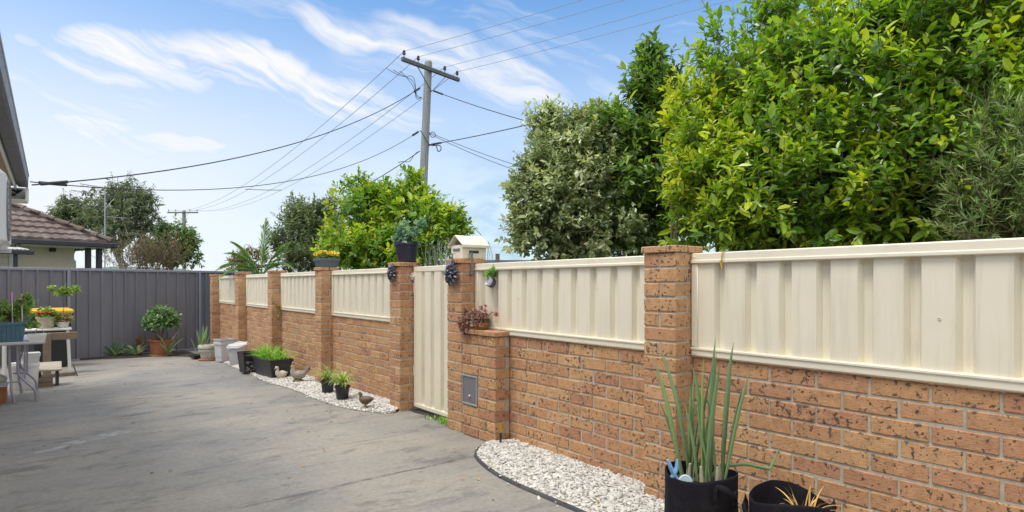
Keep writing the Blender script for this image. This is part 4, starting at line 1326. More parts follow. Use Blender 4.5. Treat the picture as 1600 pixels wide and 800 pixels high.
def tree(name, label, cat, lobes, lm, bark, seed, per=6, sl=(.18, .34), nl=10, L=.07, Wd=.03, up=.5, out=.7, rnd=.5, crad=.16,
         shell=.45, trunks=3, tr=.05, nlimb=14, base=None, group=None, tipbias=.35, tintspread=.45, droop=.1, tilt=.85,
         yellow=None, zmin=None, bend=0.0, stem=.004, curl=.12, xmin=3.14, wig=.06, leaders=None):
    rg = np.random.default_rng(seed)
    Cc, O = blobs(rg, lobes, shell)
    if zmin is not None:
        kk = Cc[:, 2] > zmin; Cc, O = Cc[kk], O[kk]
    allc = np.array([l[0] for l in lobes])
    if base is None: base = np.array((allc[:, 0].mean(), allc[:, 1].mean(), -.34))
    root = thing(name, label, cat, base, 0, group)
    B = np.asarray(base, float)
    cr_, wd_ = MB(), MB()
    m = len(Cc) * per
    ci = np.repeat(np.arange(len(Cc)), per)
    P0 = Cc[ci] + unit(rg.normal(0, 1, (m, 3))) * (rg.random((m, 1)) ** .5) * crad
    Dr = unit(O[ci] * out + np.array((0, 0, up)) + rg.normal(0, rnd, (m, 3)))
    SL = rg.uniform(sl[0], sl[1], m)
    # keep everything behind the wall
    E = P0 + Dr * SL[:, None]
    ok = (np.minimum(P0[:, 0], E[:, 0]) > xmin) | (np.minimum(P0[:, 2], E[:, 2]) > 1.62)
    P0, Dr, SL, ci = P0[ok], Dr[ok], SL[ok], ci[ok]
    ctint = rg.random(len(Cc)) ** 1.4 * tintspread
    if yellow is not None: ctint = ctint + yellow(Cc)
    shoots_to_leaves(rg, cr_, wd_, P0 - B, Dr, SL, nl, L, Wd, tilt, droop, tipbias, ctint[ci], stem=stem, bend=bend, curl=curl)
    if leaders is not None:     # long young shoots standing out of the top of the crown
        nL, l0, l1, nlf = leaders
        top = np.argsort(-(Cc[:, 2] + rg.normal(0, .25, len(Cc))))[:max(4, len(Cc) // 3)]
        ii = rg.choice(top, nL)
        Dl = unit(O[ii] * .35 + np.array((0, 0, 1.0)) + rg.normal(0, .18, (nL, 3)))
        shoots_to_leaves(rg, cr_, wd_, Cc[ii] - B, Dl, rg.uniform(l0, l1, nL), nlf, L * .95, Wd, .75, droop, tipbias, ctint[ii], stem=stem * 1.3, curl=curl)
    # wood: stems from the ground, limbs to a spread of clusters, then a twig to every cluster
    hub = []
    zl = Cc[:, 2].min() - .1
    ctr = Cc.mean(0)
    for k in range(trunks):
        a = np.array((rg.normal(0, .10), rg.normal(0, .10), 0.0))
        e_ = (ctr - B) * np.array((.45, .45, 0)) + np.array((rg.normal(0, .28), rg.normal(0, .28), max(.6, (ctr[2] - B[2]) * .62)))
        P = limb(rg, wd_, a, e_, tr, tr * .62, 8, wig)
        hub.append(P[-1]); hub.append(P[-3])
    hub = np.array(hub)
    pick = rg.choice(len(Cc), min(nlimb, len(Cc)), replace=False)
    ends = []
    for i in pick:
        tgt = Cc[i] - B - O[i] * .1
        h = hub[np.argmin(np.linalg.norm(hub - tgt, axis=1))]
        P = limb(rg, wd_, h, tgt, tr * .55, tr * .12, 6, wig)
        ends += [P[3], P[4], P[5], P[6]]
    ends = np.array(ends)
    dist = np.linalg.norm(ends[None] - (Cc - B)[:, None], axis=2); jn = dist.argmin(1)
    prisms(wd_, ends[jn], Cc - B, tr * .13, tr * .06)
    cr_.build('crown', lm, root)
    wd_.build('trunk', bark, root)
    return root


A_ = lambda x, y, z, rx, rz, n: (at(x, y, z), rx, rz, n)
tree('hedge_tree', 'tall glossy green broadleaf hedge tree filling the right side above the cream panel', 'tree',
     [A_(1225, 262, 4.9, .55, .75, 84), A_(1310, 200, 4.6, .70, .86, 104), A_(1450, 180, 4.4, .72, .88, 104), A_(1590, 160, 4.2, .72, 1.0, 100),
      A_(1700, 150, 4.0, .75, 1.1, 60), A_(1250, 325, 4.5, .62, .42, 66), A_(1400, 320, 4.25, .62, .46, 74), A_(1540, 310, 4.15, .6, .5, 70),
      A_(1136, 110, 5.2, .12, .52, 14), A_(1185, 195, 5.1, .28, .52, 24), A_(1225, 80, 5.0, .22, .5, 14), A_(1330, 40, 4.9, .3, .45, 18), A_(1450, 10, 4.7, .35, .45, 18)],
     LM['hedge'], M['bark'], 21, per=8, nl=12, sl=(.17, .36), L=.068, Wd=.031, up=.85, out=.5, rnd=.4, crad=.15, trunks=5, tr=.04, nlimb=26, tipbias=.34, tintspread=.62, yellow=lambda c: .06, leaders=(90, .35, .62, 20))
tree('shrub', 'light yellow green shrub at the left end of the tall glossy hedge', 'shrub',
     [A_(1112, 300, 4.75, .24, .42, 38), A_(1098, 235, 5.0, .19, .40, 30), A_(1138, 240, 4.9, .25, .42, 32), A_(1085, 185, 5.2, .10, .28, 10), A_(1085, 335, 4.9, .18, .26, 18), A_(1160, 350, 4.5, .25, .2, 22)],
     LM['lime'], M['bark'], 22, per=7, nl=10, sl=(.13, .27), L=.068, Wd=.026, up=.75, out=.45, crad=.13, trunks=3, tr=.028, nlimb=12, tipbias=.25, tintspread=.50, yellow=lambda c: .34, leaders=(26, .25, .42, 15))
tree('conical_tree', 'dark green pointed tree between the round grey green tree and the hedge', 'tree',
     [A_(1020, 300, 6.3, .34, .55, 40), A_(1015, 215, 6.4, .27, .44, 28), A_(1016, 155, 6.4, .16, .32, 18), A_(1018, 115, 6.4, .08, .22, 9), A_(962, 222, 6.3, .22, .24, 18), A_(985, 268, 6.1, .26, .38, 28), A_(1048, 225, 6.4, .24, .44, 26), A_(1040, 165, 6.5, .13, .28, 10), A_(1000, 365, 6.2, .34, .26, 30)],
     LM['dark'], M['bark'], 23, per=7, nl=11, sl=(.14, .30), L=.078, Wd=.030, up=.8, out=.45, crad=.13, trunks=1, tr=.045, nlimb=18, tipbias=.42, tintspread=.5, yellow=lambda c: .05, leaders=(16, .3, .5, 15))
tree('round_tree', 'round grey green tree with small leathery leaves above the middle cream panel', 'tree',
     [A_(900, 310, 6.4, .55, .60, 150), A_(870, 300, 6.3, .38, .55, 80), A_(940, 300, 6.4, .38, .60, 84), A_(905, 240, 6.5, .40, .36, 70), A_(870, 215, 6.6, .22, .25, 26), A_(842, 300, 6.3, .24, .32, 30), A_(850, 365, 6.2, .32, .26, 50), A_(930, 370, 6.1, .5, .22, 60), A_(848, 192, 6.6, .07, .10, 5), A_(928, 192, 6.6, .13, .12, 10)],
     LM['silver'], M['bark'], 24, per=8, nl=11, sl=(.10, .22), L=.046, Wd=.024, up=.45, out=.65, crad=.11, trunks=2, tr=.05, nlimb=24, tipbias=.28, tintspread=.66)
tree('bottlebrush', 'narrow leaved bottlebrush shrub at the right edge above the cream panel', 'shrub',
     [A_(1560, 300, 3.55, .20, .30, 40), A_(1590, 245, 3.6, .20, .25, 34), A_(1620, 300, 3.5, .26, .36, 40), A_(1530, 225, 3.7, .10, .12, 9), A_(1570, 360, 3.45, .18, .14, 16)],
     LM['bottle'], M['twig'], 25, per=5, nl=24, sl=(.14, .28), L=.058, Wd=.0065, up=.55, out=.6, crad=.12, trunks=2, tr=.022, nlimb=14, tipbias=.35, tintspread=.45, tilt=.75, curl=.03, xmin=3.1)
tree('golden_shrub', 'large yellow green leafy shrub behind the brick wall left of the letterbox', 'shrub',
     [A_(565, 352, 10.8, .50, .42, 50), A_(635, 352, 10.6, .58, .42, 62), A_(682, 368, 10.2, .32, .36, 30), A_(590, 325, 11, .34, .24, 24), A_(640, 312, 10.9, .30, .16, 18), A_(553, 300, 11.2, .10, .17, 6), A_(640, 290, 10.9, .05, .08, 3), A_(560, 395, 10.2, .52, .2, 40), A_(630, 395, 10.0, .5, .2, 38), A_(708, 360, 10.1, .12, .16, 8)],
     LM['lime'], M['bark'], 26, per=7, nl=10, sl=(.18, .36), L=.092, Wd=.04, up=.6, out=.5, crad=.16, trunks=4, tr=.04, nlimb=22, tipbias=.36, tintspread=.60, yellow=lambda c: .08, leaders=(20, .25, .42, 13))
tree('olive_shrub', 'dull olive green shrub between the palm and the golden shrub', 'shrub',
     [A_(458, 380, 13.4, .38, .42, 40), A_(490, 370, 13.2, .40, .58, 50), A_(462, 345, 13.4, .25, .28, 20), A_(508, 345, 13.4, .25, .33, 20), A_(480, 408, 12.8, .5, .22, 36)],
     LM['olive'], M['bark'], 27, per=7, nl=11, sl=(.2, .4), L=.085, Wd=.024, up=.7, out=.5, crad=.18, trunks=3, tr=.045, nlimb=16, tipbias=.3, tintspread=.5)
tree('dark_shrub', 'small dark shrub with ochre tips low beside the palm', 'shrub',
     [A_(392, 408, 15.5, .35, .2, 22), A_(372, 416, 16, .22, .12, 10)],
     LM['brown'], M['bark'], 28, per=6, nl=10, sl=(.12, .26), L=.09, Wd=.03, crad=.12, trunks=2, tr=.03, nlimb=6)
tree('gum_tree', 'tall loose gum tree with open crown right of the tiled roof', 'tree',
     [A_(170, 322, 34, .95, .9, 18), A_(205, 318, 34, .95, .95, 20), A_(195, 302, 34.5, .8, .5, 13), A_(218, 350, 34, .7, 1.0, 16), A_(160, 350, 33, .7, .8, 9), A_(190, 370, 33, 1.0, .8, 10), A_(225, 322, 34, .5, .5, 7)],
     LM['gum'], M['palebark'], 29, per=7, nl=12, sl=(.35, .7), L=.22, Wd=.06, up=.3, out=.5, rnd=.8, crad=.42, shell=.25, trunks=3, tr=.16, nlimb=30, droop=.5, tipbias=.25, stem=.012, wig=.14)
tree('gum_tree', 'smaller sparse gum tree showing over the slope of the tiled roof', 'tree',
     [A_(110, 330, 42, 1.0, .7, 24), A_(95, 345, 42, .7, .6, 14), A_(125, 335, 42, .8, .8, 16), A_(120, 365, 42, 1.0, .7, 12), A_(140, 345, 42, .5, .6, 10)],
     LM['gum'], M['palebark'], 30, per=6, nl=12, sl=(.4, .8), L=.26, Wd=.075, up=.4, out=.5, rnd=.7, crad=.45, shell=.3, trunks=2, tr=.15, nlimb=22, droop=.4, tipbias=.3, stem=.014, wig=.14)
tree('bare_shrub', 'thin brown twiggy shrub above the grey fence left of the far power pole', 'shrub',
     [A_(230, 405, 24, .9, .55, 30), A_(262, 400, 24, .6, .5, 24), A_(200, 410, 24, .7, .4, 18)],
     LM['brown'], M['twig'], 31, per=5, nl=6, sl=(.4, .9), L=.10, Wd=.028, up=1.0, out=.4, rnd=.4, crad=.35, trunks=5, tr=.05, nlimb=20, stem=.010)
tree('round_tree', 'far dark round crowned tree standing behind the far power pole', 'tree',
     [A_(270, 375, 48, 1.5, 1.2, 40), A_(290, 395, 48, 1.0, 1.0, 24), A_(250, 395, 48, 1.2, 1.1, 24)],
     LM['dark'], M['bark'], 32, per=8, nl=11, sl=(.4, .8), L=.24, Wd=.11, crad=.45, trunks=1, tr=.2, nlimb=14, droop=.3, tipbias=.2, tintspread=.35, stem=.014)

# broom: grey thin upright stems in front of the golden shrub
rg = np.random.default_rng(40)
bp = at(692, 420, 9.6)
t = thing('broom_shrub', 'thin upright grey stemmed broom shrub beside the letterbox', 'shrub', (bp[0], bp[1], -.34))
wd_, lf_ = MB(), MB()
P0, E = [], []
for i in range(150):
    a = np.array((rg.normal(0, .16), rg.normal(0, .16), .9)); e_ = a + np.array((rg.normal(0, .20), rg.normal(0, .20), rg.uniform(.7, 1.45)))
    P = limb(rg, wd_, a * (1, 1, .05), e_, .005, .002, 4, .03, 5)
    P0.append(P[2]); E.append(P[4])
P0, E = np.array(P0), np.array(E)
shoots_to_leaves(rg, lf_, None, P0, unit(E - P0), np.linalg.norm(E - P0, axis=1), 16, .045, .012, .6, .1, .3, rg.random(150) * .5)
lf_.build('crown', LM['sage'], t); wd_.build('stem', M['palebark'], t)

# palm
pp = at(408, 400, 12.4)
t = thing('palm_tree', 'small feathery palm rising above the grey fence end', 'palm', (pp[0], pp[1], -.34))
rg = np.random.default_rng(41)
hb = 1.75
MB().tube([(0, 0, 0), (.02, 0, .6), (0, .02, hb)], [.12, .10, .07], 10).build('trunk', M['bark'], t)
Rv = np.array((CS, -SN, 0)); Fv = np.array((SN, CS, 0))
for q, (lx, ly, lz, drop) in enumerate(((-.92, .0, .16, .55), (-.82, .2, .52, .45), (.06, .1, 1.22, .08), (-.55, -.1, .74, .35), (.7, .3, .6, .4), (.75, -.3, .2, .5), (-.7, -.45, -.05, .55), (.45, .5, .8, .35))):
    tip = Rv * lx + Fv * ly + np.array((0, 0, lz))
    s_ = np.linspace(0, 1, 12)[:, None]
    P = np.array((0, 0, hb)) + tip * s_ + np.array((0, 0, drop)) * (s_ * (1 - s_)) * 1.6
    fb = MB(); fb.tube(P, np.linspace(.018, .005, 12), 5)
    tg = unit(np.gradient(P, axis=0)); sd = unit(np.cross(tg, (0, 0, 1.0)))
    uu = np.linspace(.18, 1, 34)
    for sgn in (-1, 1):
        b0 = np.stack([np.interp(uu, s_[:, 0], P[:, k]) for k in range(3)], 1); tt = np.stack([np.interp(uu, s_[:, 0], tg[:, k]) for k in range(3)], 1)
        ss = np.stack([np.interp(uu, s_[:, 0], sd[:, k]) for k in range(3)], 1) * sgn
        ax = unit(tt * .8 + ss * .7 + np.array((0, 0, -.08)) + rg.normal(0, .06, (34, 3)))
        leaves(fb, b0, ax, unit(np.cross(ax, tt) * sgn + rg.normal(0, .1, (34, 3))), .30 * np.sin(np.clip(uu * 1.05, 0, 1) * math.pi * .85 + .25), .019, np.clip(rg.normal(.45, .2, 34), 0, 1), .15, .1, .25, .6)
    fb.build('frond', LM['palm'], t)

# ================================================================== PLANTS IN POTS, ORNAMENTS
def bush(mb, tw, rg, c, r, n, sl, nl, L, Wd, up=.4, flat=1.0, tintspread=.5, tip=.3, stem=.0015, droop=.1, tilt=.85):
    d = unit(rg.normal(0, 1, (n, 3))); d[:, 2] = np.abs(d[:, 2]) * 1.2 - .35; d = unit(d)
    P0 = np.asarray(c) + d * (rg.random((n, 1)) ** .5) * r * np.array((1, 1, flat)) * .75
    Dr = unit(d + np.array((0, 0, up)) + rg.normal(0, .4, (n, 3)))
    shoots_to_leaves(rg, mb, tw, P0, Dr, rg.uniform(*sl, n), nl, L, Wd, tilt, droop, tip, rg.random(n) * tintspread, stem=stem)


def pot_round(name, mat_, r0, r1, h, parent, lip=.01, k=26, wall=.006):
    return MB().lathe([(0, 0), (r0 * .96, 0), (r0, .004), (r1 * .97, h * .84), (r1 + lip, h * .85), (r1 + lip, h), (r1 - wall, h), (r1 - wall * 1.5, h * .8), (r1 - wall * 2, h * .78)], (0, 0, 0), k).build(name, mat_, parent, sharp=38)


def soil_disc(parent, r, z):
    a = np.linspace(0, 6.283, 19)[:-1]
    return MB().lathe([(r, z), (r * .6, z + .008), (0, z + .012)], k=18).build('soil', M['soil'], parent)


def gl(x, y): return G(x, y)


def back(p, d):
    """shift a visible front foot back to the centre of the object"""
    v = np.array((p[0], p[1])); v = v / np.linalg.norm(v) * d
    q = np.array((p[0] + v[0], p[1] + v[1], 0)); q[2] = gz(q[1]); return q


GH = .022   # height of the pebble surface over the slab

# -- row along the wall, far to near
q = back(gl(327, 564), .14)
t = thing('garden_pot', 'weathered pale cement tub with a mossy rim at the far end of the pebble bed', 'pot', q + (0, 0, GH), .3)
MB().lathe([(0, 0), (.13, 0), (.15, .05), (.165, .14), (.185, .15), (.19, .19), (.17, .20), (.20, .215), (.20, .25), (.185, .27), (.16, .27), (.15, .24), (0, .22)], k=22, squash=(1, .9)).build('tub', M['weathered'], t)
MB().lathe([(0, 0), (.17, 0), (.19, .02), (.18, .03), (0, .03)], (0, 0, -.02), 20).build('saucer', M['terracotta'], t)
q = back(gl(351, 566.5), .13)
t = thing('bucket', 'square grey white plastic bucket beside the weathered cement tub', 'bucket', q + (0, 0, GH), .25)
MB().lathe([(0, .0), (.155, 0), (.18, .30), (.20, .305), (.20, .335), (.19, .34), (.19, .375), (.205, .38), (.205, .40), (.185, .40), (.17, .08), (0, .07)], k=4, a0=R(45), smooth=False).build('shell', M['greyplastic'], t)
q = back(gl(371, 572), .13)
t = thing('bucket', 'round pale grey plastic bucket with a folded bag on its rim behind the printed tub', 'bucket', q + (0, 0, GH), .0)
MB().lathe([(0, 0), (.115, 0), (.12, .01), (.145, .29), (.16, .292), (.162, .32), (.15, .325), (.14, .30), (.11, .03), (0, .02)], k=28).build('shell', M['greyplastic'], t, sharp=30)
b = MB(); nn = 30; a = np.linspace(0, 6.283, nn); P = np.zeros((5, nn, 3)); rr2 = np.random.default_rng(8)
for i, (r_, z_) in enumerate(((.166, .30), (.172, .325), (.155, .345), (.10, .335), (.0, .33))):
    P[i, :, 0] = r_ * np.cos(a); P[i, :, 1] = r_ * np.sin(a); P[i, :, 2] = z_ + .008 * np.sin(a * 5 + i) + .035 * np.cos(a - .5)
b.grid(P, .5, True); b.build('folded_bag', M['greyplastic'], t)
q = back(gl(389, 585), .13)
t = thing('planter_tub', 'square dark plastic tub with a pale printed band, next to the long black planter box', 'planter', q + (0, 0, GH), .12)
MB().lathe([(0, 0), (.145, 0), (.185, .295), (.193, .30), (.193, .315), (.18, .315), (.165, .26), (0, .25)], k=4, a0=R(45), smooth=False).build('tub', M['black'], t)
b = MB(); rr2 = np.random.default_rng(12)
b.box2((-.123, -.130, .215), (.123, -.126, .285), .001, tint=.8); band_o = b.build('printed_band', M['print_'], t); band_o.rotation_euler = (R(-6), 0, 0); band_o.location = (0, -.012, -.004)
b = MB()
for i in range(46):
    x, z = rr2.uniform(-.09, .09), rr2.uniform(.03, .18); r_ = rr2.uniform(.004, .011)
    b.lathe([(r_, 0), (r_ * .7, .002), (0, .003)], (x, -.1035 - z * .096 - .002, z), 7, rot=rotx(R(90)), squash=(1.4, 1))
b.build('printed_pattern', M['print_'], t)
soil_disc(t, .12, .245)
# long black planter with grass
p0, p1_ = gl(420, 595), None
q = np.array((p0[0] + .155, p0[1] + .40, 0)); q[2] = gz(q[1])
t = thing('planter_box', 'long black planter box full of fresh green strap leaves', 'planter', q + (0, 0, GH), .04)
b = MB(); h = .27


def taper_box(mb, lx, ly, h, grow, wall=.008, lip=.014):
    def ring(x, y, z): return [(-x, -y, z), (x, -y, z), (x, y, z), (-x, y, z)]
    rs = [ring(lx, ly, 0), ring(lx + grow, ly + grow, h - .03), ring(lx + grow + lip, ly + grow + lip, h - .03), ring(lx + grow + lip, ly + grow + lip, h),
          ring(lx + grow - wall, ly + grow - wall, h), ring(lx + grow - wall - .01, ly + grow - wall - .01, h * .78)]
    V = np.concatenate([np.array(r) for r in rs]); F = []
    for i in range(len(rs) - 1):
        for j in range(4): F.append([i * 4 + j, i * 4 + (j + 1) % 4, i * 4 + 4 + (j + 1) % 4, i * 4 + 4 + j])
    mb.add(V, [np.array(F), np.array([[3, 2, 1, 0]]), np.array([[len(V) - 4, len(V) - 3, len(V) - 2, len(V) - 1]])])
    return mb


taper_box(b, .12, .37, h, .035).build('box', M['black'], t)
b = MB(); rr2 = np.random.default_rng(14)
for i in range(330):
    x, y = rr2.uniform(-.12, .12), rr2.uniform(-.36, .36)
    b.blade((x, y, h * .8), rr2.normal(math.pi, 1.5), rr2.uniform(.16, .33), rr2.uniform(.008, .014), rr2.uniform(.1, .9), rr2.uniform(.6, 1.7), 6, tint=rr2.beta(2, 2))
b.build('foliage', LM['grassy'], t)
MB().box2((-.12, -.36, h * .74), (.12, .36, h * .77), .003).build('soil', M['soil'], t)

# white goose figurine
q = back(gl(440, 595), .06)
t = thing('bird_figurine', 'small aged white goose figurine with a curled neck beside the black planter box', 'garden ornament', q + (0, 0, GH), R(200))
b = MB(); b.tube([(-.10, 0, .085), (-.07, 0, .08), (-.02, 0, .075), (.04, 0, .075), (.075, 0, .10), (.085, 0, .135), (.07, 0, .165), (.078, 0, .19), (.10, 0, .195), (.115, 0, .18)],
                 [.008, .04, .062, .058, .042, .026, .019, .022, .022, .010], 12)
b.build('body', M['figurine'], t)
MB().tube([(.115, 0, .181), (.135, 0, .168)], [.010, .004], 8).build('beak', M['bill'], t)
b = MB()
for s in (-1, 1): b.tube([(.045, s * .048, .085), (-.01, s * .062, .09), (-.08, s * .05, .105)], [.012, .03, .006], 8, squash=.4)
b.build('wing', M['figurine'], t)
MB().lathe([(0, 0), (.075, 0), (.07, .02), (.05, .035), (0, .035)], k=16).build('base', M['figurine'], t)
# mottled hen
q = back(gl(465, 601), .07)
t = thing('bird_figurine', 'mottled grey hen ornament with fanned tail and upright head on the pebbles', 'garden ornament', q + (0, 0, GH), R(160))
b = MB(); b.tube([(-.13, 0, .15), (-.09, 0, .13), (-.03, 0, .115), (.035, 0, .125), (.06, 0, .165), (.062, 0, .215), (.064, 0, .252), (.08, 0, .262), (.095, 0, .256)],
                 [.02, .055, .075, .068, .047, .030, .027, .022, .010], 14)
b.build('body', M['hen'], t)
b = MB()
for i in range(7): 
    a = R(-38 + i * 13)
    b.tube([(-.10, a * .02, .14), (-.15, a * .05, .17 + .01 * i), (-.19, a * .085, .19 + .012 * i)], [.014, .022, .006], 7, squash=.45)
b.build('tail', M['hen'], t)
b = MB()
for i in range(4): b.tube([(.058 + i * .011, 0, .274), (.055 + i * .011, 0, .296)], [.009, .005], 6)
b.build('comb', M['redcomb'], t)
MB().tube([(.092, 0, .255), (.114, 0, .246)], [.009, .002], 7).build('beak', M['bill'], t)
b = MB(); b.lathe([(0, 0), (.075, 0), (.08, .02), (.06, .05), (.03, .065), (0, .065)], k=14); b.tube([(.02, .02, .05), (.02, .02, .09)], .014, 6); b.tube([(.02, -.02, .05), (.02, -.02, .09)], .014, 6)
b.build('base', M['green_base'], t)
# pair of spider plants
for i, (x, y, lab, n) in enumerate(((512, 619, 'spider plant in a black pot, the farther of the two on the pebbles', 60), (535, 629.5, 'spider plant in a black pot, the nearer of the two on the pebbles', 80))):
    q = back(gl(x, y), .075)
    t = thing('spider_plant', lab, 'potted plant', q + (0, 0, GH - .005), i * 1.3, 'spider plants in black pots')
    pot_round('pot', M['black'], .062, .078, .165, t)
    soil_disc(t, .068, .14)
    rr2 = np.random.default_rng(50 + i); b = MB()
    for k in range(n): b.blade((rr2.normal(0, .02), rr2.normal(0, .02), .145), rr2.random() * 6.283, rr2.uniform(.15, .30), rr2.uniform(.009, .014), rr2.uniform(.1, .7), rr2.uniform(1.2, 2.6), 8, tint=rr2.beta(2, 2))
    b.build('foliage', LM['strap'], t)
# duck
q = back(gl(571, 642), .05)
t = thing('duck_figurine', 'bronze brown duck ornament standing on the pebbles near the gate pillar', 'garden ornament', q + (0, 0, GH - .006), R(135))
b = MB(); b.tube([(-.105, 0, .125), (-.07, 0, .115), (-.02, 0, .10), (.025, 0, .098), (.05, 0, .118), (.056, 0, .145), (.058, 0, .167), (.07, 0, .178), (.085, 0, .174)],
                 [.006, .030, .052, .050, .034, .019, .021, .023, .013], 14); b.build('body', M['duck'], t)
MB().tube([(.084, 0, .173), (.105, 0, .168), (.122, 0, .168)], [.012, .009, .008], 8, squash=1.5).build('bill', M['bill'], t)
b = MB()
for s in (-1, 1): b.tube([(.03, s * .04, .11), (-.02, s * .052, .11), (-.085, s * .03, .122)], [.01, .026, .005], 8, squash=.4)
b.build('wing', M['duck'], t)
b = MB()
for s in (-1, 1): b.tube([(.0, s * .02, .065), (.003, s * .02, .012)], .007, 6); b.cbox((.012, s * .02, .008), (.04, .028, .012), .005)
b.build('foot', M['bill'], t)
# solar stake light by the pier
q = gl(782, 699)
t = thing('garden_light', 'small black stake light with a brass head at the corner of the brick pier', 'garden light', q + (0, 0, .0), 0)
b = MB(); b.tube([(0, 0, -.02), (.0, -.003, .12)], .009, 10); b.build('stake', M['black'], t)
b = MB(); b.lathe([(.012, .118), (.016, .125), (.016, .178), (.018, .18), (.018, .186), (0, .19)], k=14, close=True); b.build('head', M['brass'], t)

# -- foot of the back fence
def agave(q, n, L, wd, seed, label, gname='agaves along the back fence'):
    t = thing('agave', label, 'agave', q, 0, gname)
    rr2 = np.random.default_rng(seed); b = MB()
    for k in range(n):
        b.blade((rr2.normal(0, .012), rr2.normal(0, .012), .0), k * 2.4 + rr2.normal(0, .2), L * rr2.uniform(.7, 1.1), wd, rr2.uniform(.15, 1.15), rr2.uniform(.2, .8), 7, fold=.35, tint=rr2.beta(2, 2))
    b.build('foliage', LM['agave'], t); return t


for (x, y, n, L, sd, lab) in ((180, 558, 18, .27, 1, 'small pale green agave at the fence foot, furthest left of the agaves'),
                              (212, 557, 14, .25, 2, 'small pale green agave beside the dead flower stalks'),
                              (262, 556, 9, .40, 3, 'sparse long leaved agave leaning out in front of the terracotta pot')):
    agave(G(x, y) + (0, -.04, .02), n + 4, L * 1.3, .040, sd, lab)
q = G(222, 555.5) + np.array((0, .08, .02))
t = thing('dead_plant', 'dry brown flower stalks standing among the agaves', 'dead plant', q)
rr2 = np.random.default_rng(9); b = MB(); lf_ = MB()
for k in range(9):
    e_ = np.array((rr2.normal(0, .07), rr2.normal(0, .05), rr2.uniform(.2, .40))); P = limb(rr2, b, np.zeros(3), e_, .005, .002, 5, .08)
    shoots_to_leaves(rr2, lf_, None, P[2][None], unit(P[-1] - P[2])[None], .22, 16, .045, .016, .8, .3, .2, np.array((.3,)))
b.build('stem', M['twig'], t); lf_.build('foliage', LM['rust'], t)
q = back(G(252, 557), .18)
t = thing('potted_shrub', 'round dark green bush in a square terracotta pot against the grey fence', 'potted plant', q + (0, 0, .02), .25)
taper_box(MB(), .135, .135, .31, .03, .012, .016).build('pot', M['terracotta'], t)
MB().cbox((0, 0, -.005), (.36, .36, .03), .008).build('saucer', M['terracotta'], t)
MB().box2((-.14, -.14, .24), (.14, .14, .26), .002).build('soil', M['soil'], t)
rr2 = np.random.default_rng(15); b = MB(); tw = MB()
bush(b, tw, rr2, (0, 0, .66), .37, 700, (.06, .13), 9, .036, .023, .15, 1.0, .6, .3)
for k in range(5): limb(rr2, tw, np.array((rr2.normal(0, .02), rr2.normal(0, .02), .25)), np.array((rr2.normal(0, .12), rr2.normal(0, .12), .6)), .012, .005, 6)
b.build('foliage', LM['jade'], t); tw.build('stem', M['twig'], t)
q = back(G(315, 561), .12)
t = thing('potted_leek', 'tall green leek leaves in a low black tray at the fence corner', 'potted plant', q + (0, 0, .015), .2)
taper_box(MB(), .16, .10, .07, .02).build('tray', M['black'], t)
MB().box2((-.155, -.095, .04), (.155, .095, .05), .002).build('soil', M['soil'], t)
rr2 = np.random.default_rng(16); b = MB()
for k in range(15): b.blade((rr2.uniform(-.1, .1), rr2.normal(0, .04), .045), rr2.random() * 6.28, rr2.uniform(.35, .62), .03, rr2.uniform(.02, .35), rr2.uniform(.0, .3), 7, fold=.4, tint=rr2.beta(2, 2))
b.build('foliage', LM['leek'], t)

# -- on the pillars
def pil_top(key): return np.array((DP + .115, YG[key] - .115, 17 * CO + .041))


t = thing('flower_trough', 'small blue grey trough of yellow flowers on top of a brick pillar', 'planter', pil_top('P4') + (0, 0, 0), 0)
taper_box(MB(), .105, .105, .118, .022, .006, .008).build('trough', M['slate'], t)
MB().box2((-.11, -.11, .08), (.11, .11, .085), .001).build('soil', M['soil'], t)
rr2 = np.random.default_rng(17); b = MB(); f_ = MB()
bush(b, None, rr2, (0, 0, .12), .12, 110, (.04, .08), 7, .024, .013, .5, .4)
for k in range(75):
    a, r_ = rr2.random() * 6.283, .15 * math.sqrt(rr2.random()); c_ = np.array((r_ * math.cos(a), r_ * math.sin(a), .150 + rr2.random() * .050))
    leaves(f_, np.repeat(c_[None], 7, 0), unit(np.stack([(math.cos(w_), math.sin(w_), 1.0) for w_ in np.arange(7) * .9 + a])), np.repeat(np.array(((-.5, -.6, .6),)), 7, 0), .038, .028, rr2.random(7))
b.build('foliage', LM['pot'], t); f_.build('flower', M['yellowflower'], t)

t = thing('potted_shrub', 'blue green shrub in a dark navy pot on the pillar left of the cream gate', 'potted plant', pil_top('GL') + (0.02, 0, 0), 0)
pot_round('pot', M['navy'], .092, .122, .215, t, .012, 30)
soil_disc(t, .105, .18)
rr2 = np.random.default_rng(18); b = MB(); tw = MB()
for k in range(6):
    e_ = np.array((rr2.normal(0, .05), rr2.normal(0, .05), rr2.uniform(.27, .42))); limb(rr2, tw, np.array((0, 0, .18)), e_, .006, .003, 5)
    bush(b, tw, rr2, e_ - (0, 0, .05), .07, 24, (.03, .075), 7, .030, .018, .2)
b.build('foliage', LM['sage'], t); tw.build('stem', M['twig'], t)

